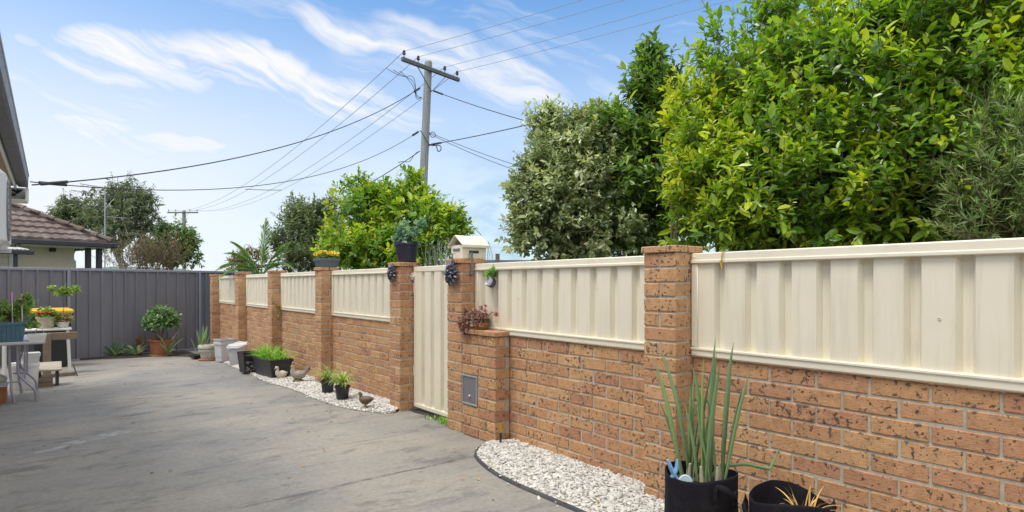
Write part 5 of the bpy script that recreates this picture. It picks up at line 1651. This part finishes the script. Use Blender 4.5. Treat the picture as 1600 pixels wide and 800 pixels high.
# letterbox
t = thing('letterbox', 'cream metal letterbox with a gabled roof on the pillar right of the gate', 'letterbox', pil_top('GR') + (.035, 0, 0), 0)
lx, ly, lh, rh = .125, .092, .118, .205
b = MB(); b.cbox((0, 0, lh / 2), (lx * 2, ly * 2, lh), .004); b.build('box', M['cream_frame'], t)
b = MB(); b.prism([(0, -ly + .004, lh), (0, ly - .004, lh), (0, 0, rh - .018)], (-lx + .04, 0, 0), (lx - .04, 0, 0)); b.build('gable', M['wood'], t)
b = MB(); oh = .025
for s in (-1, 1):
    P = np.array([[(-lx - .02, 0, rh), (lx + .02, 0, rh)], [(-lx - .02, s * (ly + oh), lh + .002), (lx + .02, s * (ly + oh), lh + .002)]], float)
    b.grid(P, .5, False, s > 0)
b.build('roof', M['cream'], t, solid=.004)
b = MB()
for s in (-1, 1): b.box2((-lx - .02, s * (ly + oh) - .003, lh - .022), (lx + .02, s * (ly + oh) + .003, lh + .002), .002)
b.build('drip_edge', M['cream_frame'], t)
b = MB(); b.box2((-.055, -ly - .006, .048), (.045, -ly - .0005, .07), .002); b.build('mail_slot', M['darktrim'], t)
b = MB(); b.box2((-lx - .006, -.055, .068), (-lx - .0005, .055, .09), .002); b.build('name_plate', M['doorsteel'], t)

# hanging straps, one with a plaque
for (px, py0, py1, on_side, lab, wdt) in ((714, 394, 408, False, 'small grey hook strap hanging the leafy plaque on the letterbox pillar', .02), (734, 398, 424, True, 'dark hanging strap on the shaded face of the letterbox pillar', .024)):
    if on_side:
        y = YG['GR'] - PW - .004; x = DP + .10
        t = thing('strap', lab, 'strap', (x, y, 17 * CO + .038 - .01))
        b = MB(); b.box2((-wdt / 2, -.012, -.14), (wdt / 2, -.005, .06), .002); b.box2((-wdt / 2, -.0125, .0605), (wdt / 2, .02, .066), .002); b.lathe([(.016, 0), (.013, .004), (0, .005)], (0, -.013, -.12), 10, rot=rotx(R(90)))
    else:
        x = DP - .012; y = YG['GR'] - .115
        t = thing('strap', lab, 'strap', (x, y, 17 * CO + .03))
        b = MB(); b.box2((-.012, -wdt / 2, -.05), (-.005, wdt / 2, .05), .002); b.box2((-.0125, -wdt / 2, .0505), (.02, wdt / 2, .056), .002)
    b.build('strap', M['doorsteel'], t)


def plaque(loc, label, sz):
    """a leafy sun plaque: a small face ringed by curved petals, hung on the pillar face"""
    t = thing('wall_plaque', label, 'wall ornament', loc, 0)
    b = MB(); rr2 = np.random.default_rng(60)
    for ring, (n, r0, r1, w_, up) in enumerate(((13, .02, .088, .034, .012), (9, .015, .062, .03, .028))):
        for k in range(n):
            a = k / n * 6.283 + ring * .3
            stretch = 1.28 if math.sin(a) < -.3 else 1.05
            s_ = np.linspace(0, 1, 6); r_ = (r0 + (r1 - r0) * s_) * sz * stretch
            aa = a + .35 * s_ * (1 if ring else -1)
            P = np.zeros((6, 3, 3)); wv = w_ * sz * np.sin(np.clip(s_ * .9 + .12, 0, 1) * math.pi)
            hgt = (up + .022 * np.sin(s_ * math.pi)) * sz
            for j, o in enumerate((-1, 0, 1)):
                P[:, j, 1] = r_ * np.cos(aa) - o * wv / 2 * np.sin(aa); P[:, j, 2] = r_ * np.sin(aa) + o * wv / 2 * np.cos(aa)
                P[:, j, 0] = -hgt - (0 if o else .010 * sz)
            b.grid(P, rr2.random(), True)
    b.build('petals', M['darkmetal'], t, solid=.003)
    b = MB(); b.lathe([(.034 * sz, 0), (.032 * sz, .025 * sz), (.02 * sz, .045 * sz), (0, .052 * sz)], (0, 0, .008 * sz), 18, rot=roty(R(-90)))
    b.tube([(-.05 * sz, 0, .018 * sz), (-.062 * sz, 0, .003 * sz)], [.004 * sz, .007 * sz], 7)
    for s in (-1, 1): b.lathe([(.006 * sz, 0), (0, .005 * sz)], (-.044 * sz, s * .012 * sz, .02 * sz), 8, rot=roty(R(-90)))
    b.bar((-.047 * sz, -.011 * sz, -.009 * sz), (-.047 * sz, .011 * sz, -.009 * sz), .006 * sz, .005 * sz, .001)
    b.build('face', M['darkmetal'], t)


plaque((DP - .004, YG['GL'] - .10, 1.405), 'dark leafy sun shaped wall plaque on the pillar left of the gate', .95)
plaque((DP - .004, YG['GR'] - .115, 1.385), 'dark leafy sun shaped wall plaque on the pillar under the letterbox', 1.12)
# little cream ornament on the shaded pillar side
t = thing('wall_ornament', 'tiny cream flower ornament hung on the gate pillar beside the gate', 'wall ornament', (DP + .155, YG['GL'] - PW - .004, 1.36), 0)
b = MB(); b.lathe([(.03, 0), (.03, .02), (.018, .034), (0, .036)], (0, 0, -.005), 14, rot=rotx(R(90)))
for k in range(8):
    a = k * .785; b.lathe([(.014, 0), (.012, .010), (0, .014)], (.034 * math.cos(a), -.004, .034 * math.sin(a)), 8, rot=rotx(R(90)))
b.tube([(0, -.004, .035), (0, -.003, .10)], .0025, 5)
b.build('flower', M['figurine'], t)
# dried bromeliad tied to the pillar
q = np.array((DP + .10, YG['P3'] - PW - .012, .90))
t = thing('air_plant', 'dried orange star shaped air plant hung on the brick pillar', 'air plant', q, 0)
b = MB(); rr2 = np.random.default_rng(61)
for k in range(16): b.blade((0, -.01, 0), k * 2.4, rr2.uniform(.08, .14), .014, rr2.uniform(.2, 1.3), rr2.uniform(.2, 1.2), 5, tint=rr2.random())
b.build('foliage', LM['rust'], t)
b = MB()
for k in range(6): b.blade((0, -.01, -.16), k * 1.1, rr2.uniform(.06, .12), .014, rr2.uniform(.1, .7), .5, 5, tint=rr2.random())
b.tube([(0, -.008, .02), (0, -.006, -.08), (.0, -.008, -.165)], .005, 6)
b.build('stem', LM['strap'], t)

# barrel of trailing succulents on the pier
q = np.array((DP + .070, PY0 + .30, 10 * CO + .041))
t = thing('succulent_pot', 'amber barrel shaped pot of pinkish trailing succulents on the low brick pier', 'potted plant', q, 0)
MB().lathe([(0, 0), (.048, 0), (.058, .02), (.068, .06), (.069, .075), (.066, .11), (.062, .125), (.056, .125), (.058, .10), (0, .095)], k=22).build('pot', M['barrel'], t)
MB().lathe([(.0695, .058), (.0725, .062), (.0725, .086), (.0695, .09)], k=22).build('band', M['band'], t)
rr2 = np.random.default_rng(62); b = MB(); tw = MB()


def rosette(mb, c, ax, r_, n, tint):
    u = unit(np.cross(ax, rr2.normal(0, 1, 3))); v = np.cross(ax, u)
    a = np.arange(n) * 2.4; k = np.linspace(1, .35, n)
    dirs = unit((np.cos(a)[:, None] * u + np.sin(a)[:, None] * v) * k[:, None] + ax * (1.15 - k)[:, None])
    leaves(mb, np.repeat(np.asarray(c)[None], n, 0), dirs, np.repeat(np.asarray(ax)[None], n, 0), r_ * (.6 + .4 * k), r_ * .42, np.clip(tint + rr2.normal(0, .15, n), 0, 1), -.15, .25, .35, .8)


for k in range(70):
    d = unit(rr2.normal(0, 1, 3) + np.array((-.35, .45, .35)))
    if d[0] > .45: d[0] *= -1
    s_ = rr2.uniform(.03, .14); start = np.array((rr2.normal(0, .03), rr2.normal(0, .03), .115))
    e_ = start + d * s_ * np.array((.7, 1.25, .6)) + np.array((0, 0, -.0))
    if k % 3 == 0:      # trailing stems over the rim towards the gate
        e_ = start + np.array((-.04 - .05 * rr2.random(), .05 + .11 * rr2.random(), -.02 - .15 * rr2.random()))
        e_[0] = min(e_[0], -.095)
    tw.tube([start, (start + e_) / 2 + (0, 0, .03), e_], .0035, 5)
    rosette(b, e_, unit(d + np.array((-.3, -.3, .5))), rr2.uniform(.026, .040), 13, rr2.uniform(.3, .8))
for z in (.06, .045): rosette(b, (-.085, -.02, z), unit(np.array((-1.0, -.5, .2))), .035, 11, .8)
b.build('foliage', LM['succ'], t); tw.build('stem', M['twig'], t)

# hanging tin pot on the panel
hy = wall_y(772, D)
t = thing('hanging_pot', 'tiny indigo and silver pot with a sprig hung on the ribbed cream panel', 'potted plant', (D - .004, hy, 1.283), 0)
rm = roty(R(-68)) 
MB().lathe([(0, 0), (.036, .0), (.042, .012), (.04, .05), (.036, .062)], (-.004, 0, 0), 20, rot=rm).build('pot', M['indigo'], t)
MB().lathe([(.043, .045), (.043, .066), (.03, .067), (.028, .058), (.012, .057), (.0, .064)], (-.004, 0, 0), 20, rot=rm).build('rim', M['silver'], t)
rr2 = np.random.default_rng(63); b = MB(); tw = MB()
bush(b, tw, rr2, (-.03, .015, .055), .045, 26, (.02, .05), 6, .022, .012, .8)
bush(b, tw, rr2, (-.02, -.03, .10), .03, 10, (.02, .05), 6, .02, .010, 1.2)
b.build('foliage', LM['grassy'], t); tw.build('stem', M['twig'], t)
# brass peg over the panel rail
py_ = wall_y(1130, D - .02)
t = thing('hook', 'small brass hook hanging over the top rail of the nearest cream panel', 'hook', (D - .024, py_, 1.43), 0)
b = MB(); b.tube(resample([(.02, 0, .031), (.0, 0, .032), (-.006, 0, .01), (-.006, .004, -.03), (-.008, 0, -.062), (-.018, 0, -.068), (-.024, 0, -.05)], 14), .0035, 7); b.tube([(-.012, .008, -.02), (-.012, .004, -.06)], .004, 6); b.build('hook', M['brass'], t)

# -- grow bags in the foreground
def grow_bag(q, r_, h, label, sag, seed, tilt=0.0, ha=-105, sz=.66):
    t = thing('grow_bag', label, 'grow bag', q, 0)
    rr2 = np.random.default_rng(seed); k = 48; a = np.arange(k + 1) / k * 6.283
    rows = [(r_ * .97, 0), (r_ * 1.0, .02), (r_ * 1.02, h * .35), (r_ * .99, h * .7), (r_ * 1.0, h * .97), (r_ * 1.0, h), (r_ * .97, h + .002), (r_ * .955, h * .95), (r_ * .95, h * .62)]
    P = np.zeros((len(rows), k + 1, 3))
    ph = rr2.random(4) * 6.28
    for i, (rr_, z) in enumerate(rows):
        f = z / h
        wob = 1 + f * sag * (.5 * np.sin(2 * a + ph[0]) + .3 * np.sin(3 * a + ph[1]) + .12 * np.sin(7 * a + ph[2])) + .012 * np.sin(11 * a + ph[3] + z * 9)
        P[i, :, 0] = rr_ * wob * np.cos(a); P[i, :, 1] = rr_ * wob * np.sin(a); P[i, :, 2] = z + f * sag * .18 * np.sin(2 * a + ph[1]) - f * tilt * np.cos(a - 2.2)
    b = MB(); b.grid(P, .5, True); b.build('bag', M['felt'], t, sharp=70)
    for s, aa in ((1, R(ha)), (-1, R(ha + 180))):
        b = MB(); u = np.array((math.cos(aa), math.sin(aa), 0)); v = np.array((-math.sin(aa), math.cos(aa), 0))
        pts = [u * (r_ * 1.01) - v * .055 + (0, 0, h * .75), u * (r_ * 1.03) - v * .055 + (0, 0, h * .96), u * (r_ * 1.22) - v * .025 + (0, 0, h * .93), u * (r_ * 1.26) + (0, 0, h * .86), u * (r_ * 1.22) + v * .03 + (0, 0, h * .80), u * (r_ * 1.03) + v * .055 + (0, 0, h * .86), u * (r_ * 1.01) + v * .055 + (0, 0, h * .66)]
        pts = resample(pts, 20); w_ = .016
        tg = unit(np.gradient(pts, axis=0)); sd = unit(np.cross(tg, u)); 
        b.grid(np.stack((pts - sd * w_, pts + sd * w_), 1), .5, True); b.build('handle', M['felt'], t, solid=.003)
    a2 = np.linspace(0, 6.283, 25)
    b = MB(); b.lathe([(r_ * .94, h * sz), (r_ * .5, h * (sz + .02)), (0, h * (sz + .01))], k=24); b.build('soil', M['soil'], t)
    return t


q1 = np.array((2.50, 1.76, .0)); H1 = .372
gb1 = grow_bag(q1, .168, H1, 'black felt grow bag holding tall green leeks in front of the brick pillar', .05, 70, sz=.84)
rr2 = np.random.default_rng(71)
lk = thing('leek_plant', 'clump of tall blue green leeks growing in the black felt bag', 'vegetable plant', q1 + (0, 0, H1 * .84), 0)
b = MB(); st_ = MB()
Rw = np.array((CS, -SN, 0)); Fw = np.array((SN, CS, 0))
stems = [(-.055, .0), (-.02, .03), (.02, -.02), (.05, .03), (.09, -.01), (-.01, -.05), (-.045, .05), (.06, -.06)]
fan = [(-.30, .62, .03), (-.22, .66, .03), (-.10, .50, .022), (.02, .70, .030), (.10, .68, .036), (.16, .60, .034), (.02, .45, .028), (.30, .56, .026), (.42, .50, .02), (-.42, .40, .018),
       (-.06, .58, .03), (.06, .62, .034), (.22, .48, .026), (-.16, .40, .022), (.34, .34, .016), (-.28, .34, .018), (.12, .36, .018), (-.02, .36, .02), (.05, .28, .014), (-.12, .26, .014), (-.34, .5, .016), (.0, .62, .018), (.13, .52, .02), (-.05, .44, .018), (.2, .58, .018), (.26, .42, .014)]
for i, (lean, L, wd_2) in enumerate(fan):
    sx_, sy_ = stems[i % len(stems)]
    base = Rw * (sx_ + lean * .12) + Fw * sy_
    yaw = math.atan2(*(Rw * np.sign(lean))[[1, 0]]) + rr2.normal(0, .5)
    n9 = 12; t9 = np.linspace(0, 1, n9); an9 = R(90) - abs(lean) * .62 - rr2.uniform(.0, .25) * t9 ** 1.5; L9 = L * .97
    x9 = np.concatenate(([0], np.cumsum(np.cos(an9[:-1])))) * L9 / (n9 - 1); z9 = np.concatenate(([0], np.cumsum(np.sin(an9[:-1])))) * L9 / (n9 - 1)
    P9 = base + (0, 0, .03) + x9[:, None] * np.array((math.cos(yaw), math.sin(yaw), 0)) + z9[:, None] * np.array((0, 0, 1.0))
    P9[:, :2] += np.cumsum(rr2.normal(0, .0012, (n9, 2)), 0)
    b.tube(P9, wd_2 * .47 * np.clip((.62 + 1.1 * t9) * (1 - t9 ** 2.6), .04, 1), 9, squash=.62, tint=np.clip(.42 + rr2.normal(0, .22), 0, 1))
# one leaf bent over sideways, its tip snapped up
P = resample([Rw * .05 + np.array((0, 0, .03)), Rw * .10 + np.array((0, 0, .085)), Rw * .22 + np.array((0, 0, .095)), Rw * .325 + Fw * -.03 + np.array((0, 0, .08))], 14)
b.tube(P, np.linspace(.010, .007, 14), 8, squash=.6, tint=.3)
b.tube([P[-1], P[-1] + Rw * .012 + (0, 0, .03), P[-1] + Rw * .045 + (0, 0, .105)], [.007, .006, .001], 6, tint=.6)
b.build('foliage', LM['leek'], lk)
for (sx_, sy_) in stems:
    p = Rw * sx_ + Fw * sy_
    st_.tube([p + (0, 0, -.03), p + (0, 0, .03), p + (rr2.normal(0, .004), rr2.normal(0, .004), .10)], [.012, .011, .006], 10)
st_.build('stem', M['buff'], lk)
# blue handled snips stuck in the bag
s0 = q1 - Rw * .125 - Fw * .06 + np.array((0, 0, H1 - .055))
t = thing('garden_snips', 'pale blue garden snips stuck handles up in the leek bag', 'garden tool', s0, 0)
b = MB()
for s in (0, 1):
    P = resample([Rw * .02, Rw * (-.015 - .012 * s) + (0, 0, .05), Rw * (-.035 + .03 * s) + (0, 0, .09), Rw * (-.05 + .045 * s) + (0, 0, .13)], 10)
    b.tube(P, np.array([.007, .008, .009, .010, .011, .011, .011, .010, .009, .005]), 10, squash=1.4)
b.build('handle', M['blue'], t)
b = MB(); b.lathe([(.0, -.007), (.032, -.007), (.036, 0), (.032, .007), (0, .007)], Rw * .028 - Fw * .02 + (0, 0, .028), 22, rot=rotz(-TH) @ rotx(R(80))); b.build('pivot_cover', M['paleblue'], t)
b = MB(); b.bar(Rw * .02 + (0, 0, .0), Rw * .055 + (0, 0, -.05), .016, .004, .001); b.build('blade', M['galv'], t)

q2 = np.array((2.52, 1.33, .0)); H2 = .365
gb2 = grow_bag(q2, .160, H2, 'slumped black felt grow bag with dry straw coloured stalks, right of the leek bag', .10, 72, .0, 148)
t = thing('dry_plant', 'withered straw coloured stalks drooping in the right hand felt bag', 'dead plant', q2 + Rw * .05 - Fw * .03 + (0, 0, H2 * .66), 0)
b = MB(); rr2 = np.random.default_rng(73)
for k in range(32):
    a = rr2.random() * 6.283; L = rr2.uniform(.10, .23)
    b.blade((rr2.normal(0, .012), rr2.normal(0, .012), -.01), a, L, rr2.uniform(.006, .011), rr2.uniform(.0, .45), rr2.uniform(.3, 1.7), 9, tint=rr2.random(), fold=.3)
b.build('foliage', LM['rust'] if False else M['straw'], t)

# ================================================================== TABLE, BENCH AND CLUTTER BY THE HOUSE
tz = lambda y: gz(y)
TY0, TY1, TX0, TX1, TH_ = 8.72, 9.95, -.62, -.055, .715
t = thing('folding_table', 'grey plastic folding table with bent tube legs beside the house', 'table', (0, 0, tz(9.2)), 0)
b = MB(); b.box2((TX0, TY0, TH_ - .035), (TX1, TY1, TH_), .012); b.build('tabletop', M['tabletop'], t)
for (yy, s) in ((TY0 + .16, 1), (TY1 - .22, -1)):
    for xx, outw in ((-.36, 0), (-.16, 1)) if s > 0 else ((-.32, 0), (-.17, 1)):
        bb = MB()
        P = resample([(xx - .13 * outw - .02, yy, TH_ - .035), (xx - .13 * outw - .01, yy, .34), (xx - .10 * outw, yy, .28), (xx + (.02 if outw else .0), yy - .02, .14), (xx + .02, yy - .02, .09), (xx + .025, yy - .02, .0)], 14); P = soften(P, 2)
        bb.tube(P, .0135, 9); bb.lathe([(.017, 0), (.017, .03), (.013, .032)], (xx + .025, yy - .02, .0), 10, close=True); bb.build('leg', M['tube'], t)
    bb = MB(); bb.tube([(-.38, yy + .001, .25), (-.27, yy + .001, .25)], .010, 7); bb.tube([(-.24, yy, .24), (-.24, yy, TH_ - .036)], .010, 7); bb.tube([(-.31, yy + .02, .40), (-.24, yy + .25, TH_ - .04)], .008, 7); bb.build('brace', M['tube'], t)
tt_ = np.array((0, 0, tz(9.2) + TH_))
# teal trough
q = np.array((-.43, 8.86, 0)) + tt_
t = thing('plant_trough', 'teal blue ribbed plastic trough full of leafy plants on the folding table', 'planter', q, 0)
b = MB(); taper_box(b, .175, .085, .225, .022, .006, .012)
for k in range(9):
    x = -.155 + k * .0388
    b.bar((x, -.0865, .012), (x, -.1055, .185), .017, .010, .003, up=(1, 0, 0))
b.build('trough', M['teal'], t)
MB().box2((-.18, -.09, .185), (.18, .09, .19), .002).build('soil', M['soil'], t)
rr2 = np.random.default_rng(80); b = MB(); tw = MB()
for k in range(9):
    e_ = np.array((rr2.uniform(-.17, .20), rr2.normal(0, .05), rr2.uniform(.28, .42) + (.14 if k == 3 else 0))); limb(rr2, tw, np.array((e_[0] * .7, 0, .19)), e_, .005, .003, 5)
    bush(b, tw, rr2, e_ - (0, 0, .04), .09, 22, (.04, .09), 7, .036, .020, .2)
bush(b, tw, rr2, (.20, -.02, .44), .06, 26, (.04, .09), 7, .034, .022, .5)
bush(b, tw, rr2, (.24, -.03, .20), .07, 24, (.04, .09), 7, .032, .018, -.3)
b.build('foliage', LM['pot'], t); tw.build('stem', M['twig'], t)
for (sx_, z1_) in ((.085, .56), (.17, .54)):
    bb = MB(); bb.tube([(sx_, -.06, .19), (sx_ - .004, -.05, z1_ - .12)], .006, 7); o_ = bb.build('plant_stick', M['rod'], t)
    MB().tube([(sx_ - .004, -.05, z1_ - .12), (sx_ - .008, -.045, z1_)], .009, 8).build('stick_sleeve', M['stake'], o_)
MB().lathe([(0, .19), (.05, .19), (.058, .255), (.052, .255), (.05, .24), (0, .24)], (.10, .03, 0), 16).build('inner_pot', M['pinkpot'], t)
q = np.array((-.13, 8.84, 0)) + tt_
t = thing('foam_box', 'shallow off white foam tray on the folding table beside the teal trough', 'box', q, .02)
taper_box(MB(), .075, .10, .075, .006, .012, .004).build('tray', M['whiteplastic'], t)
b = MB(); b.tube(resample([(-.03, 0, .06), (.0, .02, .14), (.05, .03, .13), (.06, .0, .085)], 14), .004, 6); b.build('wire_loop', M['tube'], t)

# white bench behind with pots
BY, BX0, BX1, BH = 12.05, -.62, .24, .72
t = thing('bench', 'narrow white bench with splayed square legs standing behind the folding table', 'bench', (0, BY, tz(BY)), .0)
b = MB(); b.box2((BX0, -.17, BH - .028), (BX1 + .02, .17, BH), .006); b.build('bench_top', M['white'], t)
for (x0, y0, s) in ((BX1 - .03, -.13, 1), (BX1 - .03, .13, 1), (BX0 + .05, -.13, 0), (BX0 + .05, .13, 0)):
    MB().bar((x0, y0, BH - .029), (x0 + .03 * s, y0 * 1.2, .0), .04, .028, .004, up=(0, 1, 0)).build('leg', M['white'], t)
tb = np.array((0, BY, tz(BY) + BH))
q = tb + (-.065, -.02, 0)
t = thing('flower_pot', 'buff ceramic pot of red flowers on the white bench', 'potted plant', q)
pot_round('pot', M['buff'], .095, .125, .185, t, .006, 22)
soil_disc(t, .10, .15)
rr2 = np.random.default_rng(81); b = MB(); f_ = MB()
bush(b, None, rr2, (0, 0, .20), .12, 60, (.05, .10), 7, .04, .026, .3, .8)
for k in range(40):
    a, r_ = rr2.random() * 6.283, .10 * math.sqrt(rr2.random()); c_ = np.array((r_ * math.cos(a) - .0, r_ * math.sin(a) - .05, .20 + rr2.random() * .06))
    leaves(f_, np.repeat(c_[None], 5, 0), unit(np.stack([(math.cos(w_), math.sin(w_), .4) for w_ in np.arange(5) * 1.257 + a])), np.repeat(np.array(((0, -.5, 1.0),)), 5, 0), .028, .022, rr2.random(5))
b.build('foliage', LM['pot'], t); f_.build('flower', M['redflower'], t)
q = tb + (.15, -.02, 0)
t = thing('flower_pot', 'small white pot spilling salmon pink flowers at the right end of the bench', 'potted plant', q)
pot_round('pot', M['whiteplastic'], .065, .085, .10, t, .006, 20)
rr2 = np.random.default_rng(82); b = MB(); f_ = MB(); tw = MB()
bush(b, tw, rr2, (0, 0, .12), .12, 60, (.04, .09), 7, .03, .018, .1, .8)
for k in range(70):
    d = unit(rr2.normal(0, 1, 3)); c_ = np.array((0, 0, .15)) + d * np.array((.14, .12, .09)) * rr2.random() ** .4
    leaves(f_, np.repeat(c_[None], 5, 0), unit(np.stack([(math.cos(w_), math.sin(w_), .4) for w_ in np.arange(5) * 1.257 + d[0]])), np.repeat(np.array(((0, -.5, 1.0),)), 5, 0), .026, .02, rr2.random(5))
e_ = np.array((.03, 0, .54)); limb(rr2, tw, np.array((0, 0, .09)), e_, .006, .004, 6, .02)
for dx, dz in ((-.13, .06), (-.06, .02), (.0, .0), (.08, .02), (.14, .05), (.02, .05)): bush(b, tw, rr2, e_ + (dx, 0, dz), .05, 16, (.04, .08), 6, .04, .022, .2)
b.build('foliage', LM['pot'], t); f_.build('flower', M['pinkflower'], t); tw.build('stem', M['twig'], t)

# wheelie bin behind
by_ = 13.3
t = thing('wheelie_bin', 'dark wheelie bin with a yellow lid against the grey fence', 'bin', (-.0, by_, tz(by_)), .06)
b = MB(); taper_box(b, .21, .24, .93, .06, .01, .02); b.build('body', M['binbody'], t)
b = MB(); b.cbox((0, -.01, .975), (.60, .66, .07), .03); b.cbox((0, -.02, 1.012), (.50, .54, .022), .01); b.build('lid', M['yellow'], t)
for s in (-1, 1): MB().lathe([(0, 0), (.03, 0), (.09, .005), (.10, .015), (.10, .04), (.09, .05), (0, .05)], (s * .23 - .025, .24, .10), 20, rot=roty(R(90))).build('wheel', M['black'], t)
b = MB(); b.tube([(-.22, .33, .99), (-.22, .37, .99), (.22, .37, .99), (.22, .33, .99)], .014, 8); b.build('handle', M['binbody'], t)

# timber trestle behind the table
ty = 11.45
t = thing('timber_trestle', 'raw timber trestle of a post and a crossbeam under the white bench', 'trestle', (0, ty, tz(ty)), 0)
b = MB(); b.box2((-.12, .03, .56), (.32, .085, .67), .004); b.build('beam', M['wood'], t)
for x in (-.10,): MB().box2((x, -.012, .0), (x + .10, .029, .665), .004).build('post', M['wood'], t)
MB().box2((-.3, .0295, .0), (.3, .12, .05), .004).build('foot', M['wood'], t)
MB().tube([(.27, .1, .16), (.32, -.10, .0)], .010, 6).build('prop', M['darktrim'], t)
# low step of boards and blocks
sy = 10.35
t = thing('timber_step', 'low step of a pale board on wooden blocks beside the white bucket', 'step', (0, sy, tz(sy)), 0)
b = MB(); b.cbox((-.02, .08, .255), (.27, .34, .022), .003, rotx(R(13))); b.build('tread', M['palewood'], t)
b = MB()
for k, (z, c_) in enumerate(((.03, .5), (.095, .5))): b.box2((-.145, -.07, z - .028), (.02, .0, z + .028), .004)
b.build('block', M['wood'], t)
b = MB(); b.box2((.045, -.055, .0), (.085, .2, .19), .004); b.build('side_board', M['darktrim'], t)
b = MB(); b.box2((-.15, .06, .0), (-.11, .22, .20), .004); b.build('side_board', M['darktrim'], t)
# white bucket with a tub on it
q = back(gl(38, 610), .15)
t = thing('bucket', 'big white plastic bucket under the folding table', 'bucket', q, 0)
MB().lathe([(0, 0), (.135, 0), (.14, .01), (.155, .30), (.165, .302), (.165, .33), (.160, .335), (.160, .35), (.15, .35), (0, .345)], k=28).build('shell', M['whiteplastic'], t, sharp=35)
t = thing('storage_tub', 'small white tub with a ridged lid standing on the big white bucket', 'tub', q + (.06, 0, .352), .1)
b = MB(); taper_box(b, .085, .07, .11, .012, .004, .006); b.build('tub', M['whiteplastic'], t)
b = MB(); b.cbox((0, 0, .118), (.21, .18, .014), .005); b.build('lid', M['whiteplastic'], t)
# boards and sacks on the left under the table
q = np.array((-.545, 8.98, tz(8.98)))
t = thing('stained_board', 'orange brown stained board box at the left edge under the table', 'box', q, 0)
b = MB(); b.box2((-.09, -.01, .0), (.135, .012, .185), .004); b.box2((.113, .0125, .0), (.135, .3, .185), .004); b.box2((-.09, .0125, .0), (-.07, .3, .185), .004); b.build('panel', M['redwood'], t)
MB().box2((-.10, -.03, .188), (.15, .31, .205), .004).build('lid', M['tabletop'], t)
t = thing('folded_sack', 'folded pale sacks lying on the stained board box', 'sack', q + (.02, .1, .207), 0)
b = MB(); nn = 22; xx, yy = np.meshgrid(np.linspace(-.1, .12, nn), np.linspace(-.1, .14, nn), indexing='ij')
ed_ = np.clip(1 - np.maximum(np.abs((xx - .01) / .11), np.abs((yy - .02) / .12)) ** 6, 0, 1)
for k in range(2):
    P = np.stack((xx, yy, k * .045 + ed_ * (.05 + .012 * np.sin(xx * 60 + k) * np.cos(yy * 45))), -1); b.grid(P, .5, True, True)
b.build('cloth', M['weathered'], t)

# ------------------------------------------------------------------ fallen leaves on the slab and the pebbles
rg = np.random.default_rng(90); b = MB(); P0 = []
for k in range(230):
    if rg.random() < .62:
        e_ = near_edge[rg.integers(len(near_edge))] if rg.random() < .5 else far_edge[rg.integers(len(far_edge))]
        p = e_ + np.array((rg.normal(-.05, .22), rg.normal(0, .12), 0))
    else: p = np.array((rg.uniform(-.5, 2.6), rg.uniform(1.2, 12.5), 0))
    if p[0] > 2.76: continue
    p[2] = gz(p[1]) + (.004 if p[0] < 2.3 else .034); P0.append(p)
P0 = np.array(P0); n = len(P0)
ax = unit(np.stack((rg.normal(0, 1, n), rg.normal(0, 1, n), rg.uniform(0, .35, n)), 1))
leaves(b, P0, ax, unit(np.stack((rg.normal(0, .25, n), rg.normal(0, .25, n), np.ones(n)), 1)), rg.uniform(.015, .042, n), rg.uniform(.008, .018, n), rg.random(n), .15, .15)
tag(b.build('fallen_leaves', LM['rust']), 'small dry brown leaves scattered over the concrete and the pebbles', 'leaf litter', kind='stuff')

for o_ in list(bpy.data.objects):
    if o_.name.startswith(('bird_figurine', 'duck_figurine')): o_.scale = (.86,) * 3
